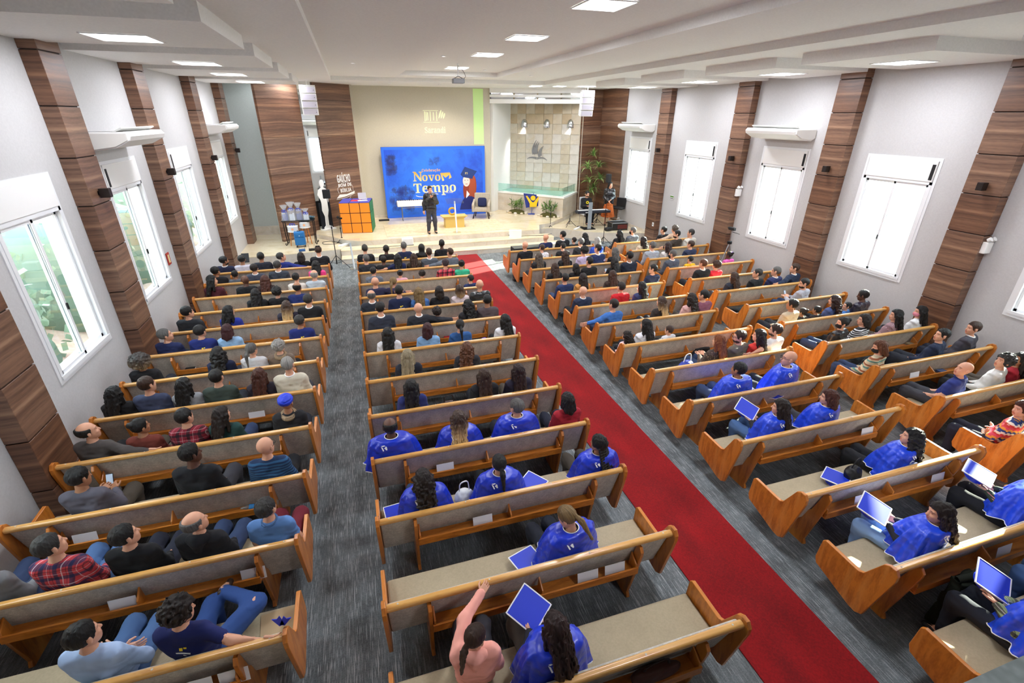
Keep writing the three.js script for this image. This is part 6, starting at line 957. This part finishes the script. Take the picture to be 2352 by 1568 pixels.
{
  // air conditioners high on the side walls
  const ac = (x, z, s, label) => { const t = thing('air_conditioner', label, 'air conditioner', [x, 4.02, z], 0, 'wall mounted air conditioners'); put('casing', uvm(prism([[0, 0.18], [0, 0.0], [0.1, -0.06], [0.42, -0.02], [0.62, 0.08], [0.64, 0.13], [0.6, 0.18]].map(([a, b]) => [a * s, b]), 1.6, 0.015).translate(0, 0, -0.8)), M.white, t); put('vent', bb(Math.min(s * 0.44, s * 0.6), Math.max(s * 0.44, s * 0.6), 0.0, 0.02, -0.72, 0.72).rotateZ(s * 0.45).translate(0, -0.16 + 0.14, 0), std(0xd4d4d0, 0.6), t); put('end_cap', prism([[0.02, 0.17], [0.02, 0.0], [0.12, -0.05], [0.42, -0.01], [0.6, 0.08], [0.6, 0.17]].map(([a, b]) => [a * s, b]), 0.02, 0.004).translate(0, 0, 0.8), std(0xe6e4de, 0.5), t); put('bracket', [box(0.5, 0.02, 0.04, s * 0.25, 0.19, -0.6), box(0.5, 0.02, 0.04, s * 0.25, 0.19, 0.6)], M.steel, t); };
  ac(XL, -10.2, 1, 'white air conditioner above the second window of the left wall'); ac(XL, -17.2, 1, 'white air conditioner on the left wall near the stage'); ac(XR, -10.45, -1, 'white air conditioner above the window in the middle of the right wall'); ac(XR, -17.3, -1, 'white air conditioner on the right wall near the stage');
  [[XR - 0.2, 2.5, -11.72], [XR - 0.2, 2.4, -5.5]].forEach(([x, y, z], i) => { const t = thing('emergency_light', `white emergency light box on the ${i ? 'nearer' : 'farther'} right wall pilaster`, 'emergency light', [x + 0.1, y, z], 0, 'emergency lights'); put('case', rbox(0.16, 0.2, 0.08, 0.01, 0, 0, 0.04), M.white, t); for (const s of [-1, 1]) put('lamp', cyl(0.035, 0.04, 0.05, 0, 0, 0).rotateX(0.9).translate(s * 0.05, 0.13, 0.05), M.white, t); });
  const sg = thing('exit_sign', 'small green and white exit sign on the right wall', 'sign', [XR - 0.012, 1.9, -14.9]); put('plate', box(0.012, 0.12, 0.22), M.white, sg); put('stripe', box(0.004, 0.045, 0.2, -0.009, 0.03, 0), std(0x5c8a3a, 0.7), sg); put('stripe', box(0.004, 0.02, 0.2, -0.009, -0.03, 0), std(0x3a3a34, 0.7), sg);
  const fs = thing('fire_sign', 'small red and yellow sign on the left wall', 'sign', [XL + 0.012, 1.78, -11.3]); put('plate', box(0.012, 0.24, 0.16), std(0xb03428, 0.7), fs); put('symbol', box(0.004, 0.16, 0.07, 0.009, 0, 0), std(0xe8d8a0, 0.7), fs);
  const fe = thing('fire_extinguisher', 'red fire extinguisher on the floor by the left wall pilaster', 'fire extinguisher', [XL + 0.14, 0, -11.45]); put('cylinder', [cyl(0.08, 0.08, 0.4, 0, 0.02, 0, 18), sph(0.08, 0, 0.42, 0)], std(0xc01818, 0.35), fe); put('valve', [cyl(0.025, 0.02, 0.08, 0, 0.48, 0), rbox(0.03, 0.02, 0.16, 0.006, 0, 0.56, 0.04)], M.blackMetal, fe); put('hose', tube([[0, 0.52, 0.03], [0.09, 0.45, 0.05], [0.1, 0.2, 0.04]], 0.012), M.black, fe);
  const ot = thing('wall_socket', 'white wall socket on the walnut pilaster beside the right wing', 'socket', [XR - 0.215, 0.85, -15.55]); put('plate', rbox(0.01, 0.14, 0.1, 0.004), M.white, ot); put('slots', box(0.004, 0.03, 0.05, -0.006, 0, 0), std(0x888888, 0.6), ot);
  // video camera on tripod
  const tr = thing('camera_tripod', 'silver tripod with a small black video camera among the right wall pews', 'tripod', [9.75, 0, ROW(4) - 0.46]); for (const [x, z] of [[-0.5, 0.12], [0.22, 0.2], [0.2, -0.22]]) put('leg', [bar([0, 1.3, 0], [x, 0.01, z], 0.016), bar([0, 0.75, 0], [x * 0.55, 0.62, z * 0.55], 0.008)], M.steel, tr); put('column', bar([0, 0.8, 0], [0, 1.62, 0], 0.014), M.steel, tr); put('head', rbox(0.1, 0.09, 0.1, 0.02, 0, 1.3, 0), M.blackMetal, tr); put('camera', rbox(0.09, 0.08, 0.2, 0.012, 0, 1.68, 0), M.black, tr); put('lens', cyl(0.025, 0.025, 0.05).rotateX(-1.57).translate(0, 1.68, -0.1), M.black, tr); put('pan_handle', bar([0, 1.6, 0], [0.16, 1.55, 0.14], 0.008), M.blackMetal, tr);
}
{
  // graduation caps
  const bd = rbox(0.27, 0.008, 0.27, 0.003), pipe = [bb(-0.138, 0.138, -0.004, 0.006, -0.14, -0.13), bb(-0.138, 0.138, -0.004, 0.006, 0.13, 0.14), bb(-0.14, -0.13, -0.004, 0.006, -0.13, 0.13), bb(0.13, 0.14, -0.004, 0.006, -0.13, 0.13)], skull = new THREE.CylinderGeometry(0.085, 0.095, 0.08, 22, 1, true).translate(0, -0.045, 0);
  const gm = phy(0x1a38c8, 0.5, { sheen: 0.4 }), gm2 = phy(0x1a38c8, 0.38, { side: THREE.DoubleSide, sheen: 0.5 });
  [[0.0, 0.535, ROW(11) - 0.42, 0, 0.1, 'lying at the aisle end of the pew beside a curly haired woman'], [1.56, 0.54, ROW(11) - 0.42, 0.15, 0.7, 'lying on the seat beside the woman with a low ponytail'], [1.15, 0.535, ROW(12) - 0.36, 0, 0.3, 'lying on the seat beside the bending blond woman'], [0.93, 0.8, ROW(13) - 0.66, 0.5, 0.7, 'held in the lap of the woman with maroon brown hair'], [5.1, 0.535, ROW(12) - 0.4, 0, 0.5, 'lying on the seat beside a small black handbag'], [5.5, 0.55, ROW(10) - 0.38, 0.3, 0.4, 'lying between the bald man and the young man in gowns'], [4.8, 0.8, ROW(11) - 0.68, 0.45, 0.6, 'held by the woman in torn jeans'], [4.72, 0.8, ROW(13) - 0.66, 0.35, 0.5, 'held on the lap in pale jeans'], [6.3, 0.85, ROW(13) - 0.68, 0.3, 0.4, 'held by the woman in a floral blouse'], [4.9, 0.8, ROW(14) - 0.66, 0.5, 0.6, 'held by the woman in a green checked blouse']].forEach(([x, y, z, rx, ry, w]) => {
    const t = thing('graduation_cap', `blue graduation cap ${w}`, 'graduation cap', [x, y, z], ry, 'graduation caps'); t.rotation.x = rx; put('board', bd, gm, t); put('piping', pipe, M.white, t); put('skullcap', skull, gm2, t);
  });
  // phones and tablets in hands
  held.filter(([g, d]) => /phone|tablet/.test(d)).forEach(([g, d]) => { const tb = /tablet/.test(d), ph = thing(tb ? 'tablet' : 'phone', `${tb ? 'black tablet held up' : 'phone held'} by the ${d.replace(/ (holding|looking).*/, '')}`, tb ? 'tablet' : 'phone', [g.position.x, g.position.y + 0.34 * g.scale.y + (tb ? 0.3 : 0), g.position.z - 0.34 * g.scale.z], g.rotation.y); ph.rotation.x = -0.5; put('case', rbox(tb ? 0.18 : 0.075, tb ? 0.25 : 0.15, 0.009, 0.004), M.black, ph); put('screen', bb(tb ? -0.08 : -0.033, tb ? 0.08 : 0.033, tb ? -0.115 : -0.068, tb ? 0.115 : 0.068, 0.005, 0.0065), tb ? M.black : std(0xc8d8ea, 0.3), ph); });
  // sheets, books and bags in racks and on seats
  const sheet = rbox(0.21, 0.13, 0.004, 0.0015), book = rbox(0.15, 0.045, 0.1, 0.008);
  [[0.62, 10, 'C'], [0.85, 11, 'C'], [1.62, 12, 'C'], [1.9, 12, 'C'], [-2.4, 11, 'L'], [-1.36, 11, 'L'], [-1.6, 12, 'L'], [-1.35, 12, 'L'], [-3.05, 10, 'L'], [5.0, 12, 'R'], [6.2, 12, 'R'], [6.27, 11, 'R'], [5.7, 13, 'R'], [8.5, 10, 'F'], [-1.75, 8, 'L']].forEach(([x, r, b], i) => { const m = one('paper_sheet', sheet, M.paper, `white sheet in rack of ${ord[r - 1]} row ${ROWN[b]}${[1.9, -1.36, -1.35, 6.2].includes(x) ? ', nearer its right end' : ''}`, 'paper', [x, 0.572, ROW(r) + 0.0], 0, 'sheets in the pew racks'); m.rotation.x = -0.18; });
  [[1.36, 6, 'C', 0xa01a22, 'red covered'], [-3.08, 6, 'L', 0x17171a, 'black covered'], [9.8, 9, 'F', 0x8a7a62, 'thick tan'], [9.2, 10, 'F', 0x3a4a70, 'small navy']].forEach(([x, r, b, c, n]) => { const t = thing('book', `${n} book in the rack of the ${ord[r - 1]} row ${ROWN[b]}`, 'book', [x, 0.53, ROW(r) - 0.03]); put('cover', book, std(c, 0.6), t); put('pages', rbox(0.14, 0.034, 0.102, 0.003, 0.006, 0, 0.001), M.paper, t); });
  for (let i = 0; i < 2; i++) { const t = thing('water_bottle', `clear water bottle in the tenth row rack, ${i ? 'right' : 'left'} of two`, 'bottle', [-1.46 + i * 0.2, 0.54, ROW(10) - 0.02], 0, 'water bottles'); put('bottle', new THREE.LatheGeometry([[0.001, 0], [0.03, 0], [0.032, 0.1], [0.03, 0.13], [0.012, 0.16], [0.012, 0.18], [0.001, 0.18]].map((q) => new THREE.Vector2(...q)), 14).rotateZ(1.5), phy(0xe8f4fa, 0.05, { transmission: 0.9, thickness: 0 }), t); put('label', new THREE.CylinderGeometry(0.0325, 0.0325, 0.05, 14, 1, true).rotateZ(1.5).translate(-0.07, 0.005, 0), std(0x3a8ac8, 0.6), t); }
  const blobBag = (name, label, pos, sc, col, handle, sd = 1) => { const t = thing(name, label, 'bag', pos), f = ell(0, 0.13, 0, 0.16, 0.14, 0.1); put('body', nets((x, y, z) => Math.max(f(x, y, z) + 0.03 * (vn3(x * 18 + sd, y * 18 + 9, z * 18 + 9) - 0.5), -y), [-0.22, -0.04, -0.16], [0.22, 0.3, 0.16], 0.022), phy(col, 0.5, { bumpMap: foldT, bumpScale: 0.02 }), t); if (handle) put('handle', tube([[-0.08, 0.24, 0], [-0.06, 0.38, 0.02], [0.05, 0.38, 0.0], [0.08, 0.24, 0]], 0.009, 18), std(handle, 0.6), t); t.scale.set(...sc); return t; };
  blobBag('handbag', 'brown leather handbag on the seat in the ninth row left of the carpet', [0.92, 0.45, ROW(9) - 0.4], [0.9, 0.8, 0.9], 0x3a2018, 0x2a1810);
  blobBag('drawstring_bag', 'white drawstring bag on the seat beside the woman with a low ponytail', [0.74, 0.45, ROW(11) - 0.4], [0.7, 0.9, 0.9], 0xd8dcdc, 0xe8e8e8, 4); blobBag('backpack', 'purple backpack on the floor before the woman with maroon brown hair', [1.06, 0, ROW(12) + 0.12], [1.0, 1.1, 0.7], 0x4a2a8a, 0x2a1a5a, 6);
  blobBag('shopping_bag', 'blue printed shopping bag on the seat in the ninth row', [5.02, 0.45, ROW(9) - 0.4], [0.9, 1.0, 1], 0x2a3ca0, 0xe8e8ee, 2); blobBag('shopping_bag', 'crumpled white plastic bag beside the blue shopping bag', [5.34, 0.45, ROW(9) - 0.36], [0.9, 0.8, 1], 0xe6e6ea, 0xe6e6ea, 8); blobBag('shopping_bag', 'crumpled grey white bag at the left of the blue shopping bag', [4.74, 0.45, ROW(9) - 0.42], [0.9, 0.55, 1], 0xc4c6cc, 0, 12);
  blobBag('purse', 'purple and white patterned purse by the woman in white at the carpet', [2.08 - 0.1, 0.45, ROW(7) - 0.55], [0.6, 0.7, 0.7], 0x7a5ab0, 0, 9); blobBag('handbag', 'small black handbag beside the woman with thick black curls', [5.3, 0.45, ROW(12) - 0.36], [0.7, 0.9, 0.8], 0x141418, 0x141418, 3); blobBag('handbag', 'glossy brown handbag lying in the rack of the thirteenth row', [1.75, 0.52, ROW(13) - 0.02], [1.4, 0.5, 0.6], 0x4a2214, 0x2a140c, 5); blobBag('handbag', 'black handbag on the pew end beside the woman in a striped sweater', [7.95, 0.45, ROW(10) - 0.5], [0.8, 0.7, 0.8], 0x17171a, 0x17171a, 7); blobBag('handbag', 'black bag on the seat before the woman in a beige jacket', [8.05, 0.45, ROW(2) - 0.45], [0.7, 0.7, 0.7], 0x141416, 0, 15); blobBag('handbag', 'black bag on the seat near the girl with a purple bow', [9.3, 0.45, ROW(4) - 0.4], [0.9, 0.8, 0.8], 0x1a1e22, 0, 16);
  // coats hung over pew backs
  const coat = (label, pos, w, h, col, sd) => { const t = thing('coat', label, 'coat', pos); const f = (x, y, z) => { const q = Math.max(Math.abs(x) - w / 2 * (0.8 + 0.3 * (-y / h)), Math.abs(y + h / 2) - h / 2), th = Math.abs(z - 0.02 * Math.sin(x * 22 + sd)) - 0.03 - 0.02 * vn3(x * 14 + sd, y * 9 + 9, z + 9); return Math.max(q, th) - 0.012; }; put('cloth', nets(f, [-w, -h - 0.08, -0.14], [w, 0.08, 0.14], 0.022), phy(col, 0.9, { bumpMap: foldT, bumpScale: 0.02 }), t); put('collar', tube([[-0.14, 0.02, 0], [0, 0.05, 0.03], [0.14, 0.02, 0]], 0.03, 12), phy(col, 0.9), t); };
  coat('dark olive coat hanging over the rack of the thirteenth row', [4.95, 0.62, ROW(13) + 0.12], 0.3, 0.58, 0x1d2416, 3); coat('black coat over the rack ahead of the ginger haired woman', [5.68, 0.6, ROW(8) + 0.1], 0.4, 0.14, 0x111114, 5);
  one('cardboard_flyer', rbox(0.3, 0.004, 0.34, 0.001), std(0xb8a07c, 0.8), 'brown paper lying on the seat beside the curly haired boy', 'paper', [-1.1, 0.456, ROW(12) - 0.42], 0.1);
  one('ribbon', [prism([[-0.02, 0], [0.02, 0], [0.03, 0.1], [0, 0.08], [-0.03, 0.1]], 0.006, 0).rotateZ(0.3), prism([[-0.02, 0], [0.02, 0], [0.03, 0.09], [0, 0.07], [-0.03, 0.09]], 0.006, 0).rotateZ(-0.6)], std(0x1f3cd0, 0.5), 'blue folded ribbon in the outstretched hand of the curly haired boy', 'ribbon', [-0.96, 0.9, ROW(12) - 0.08]);
}
for (const o of scene.children) o.traverse((c) => { if (c.isMesh) c.castShadow = c.receiveShadow = true; });
renderer.render(scene, camera);
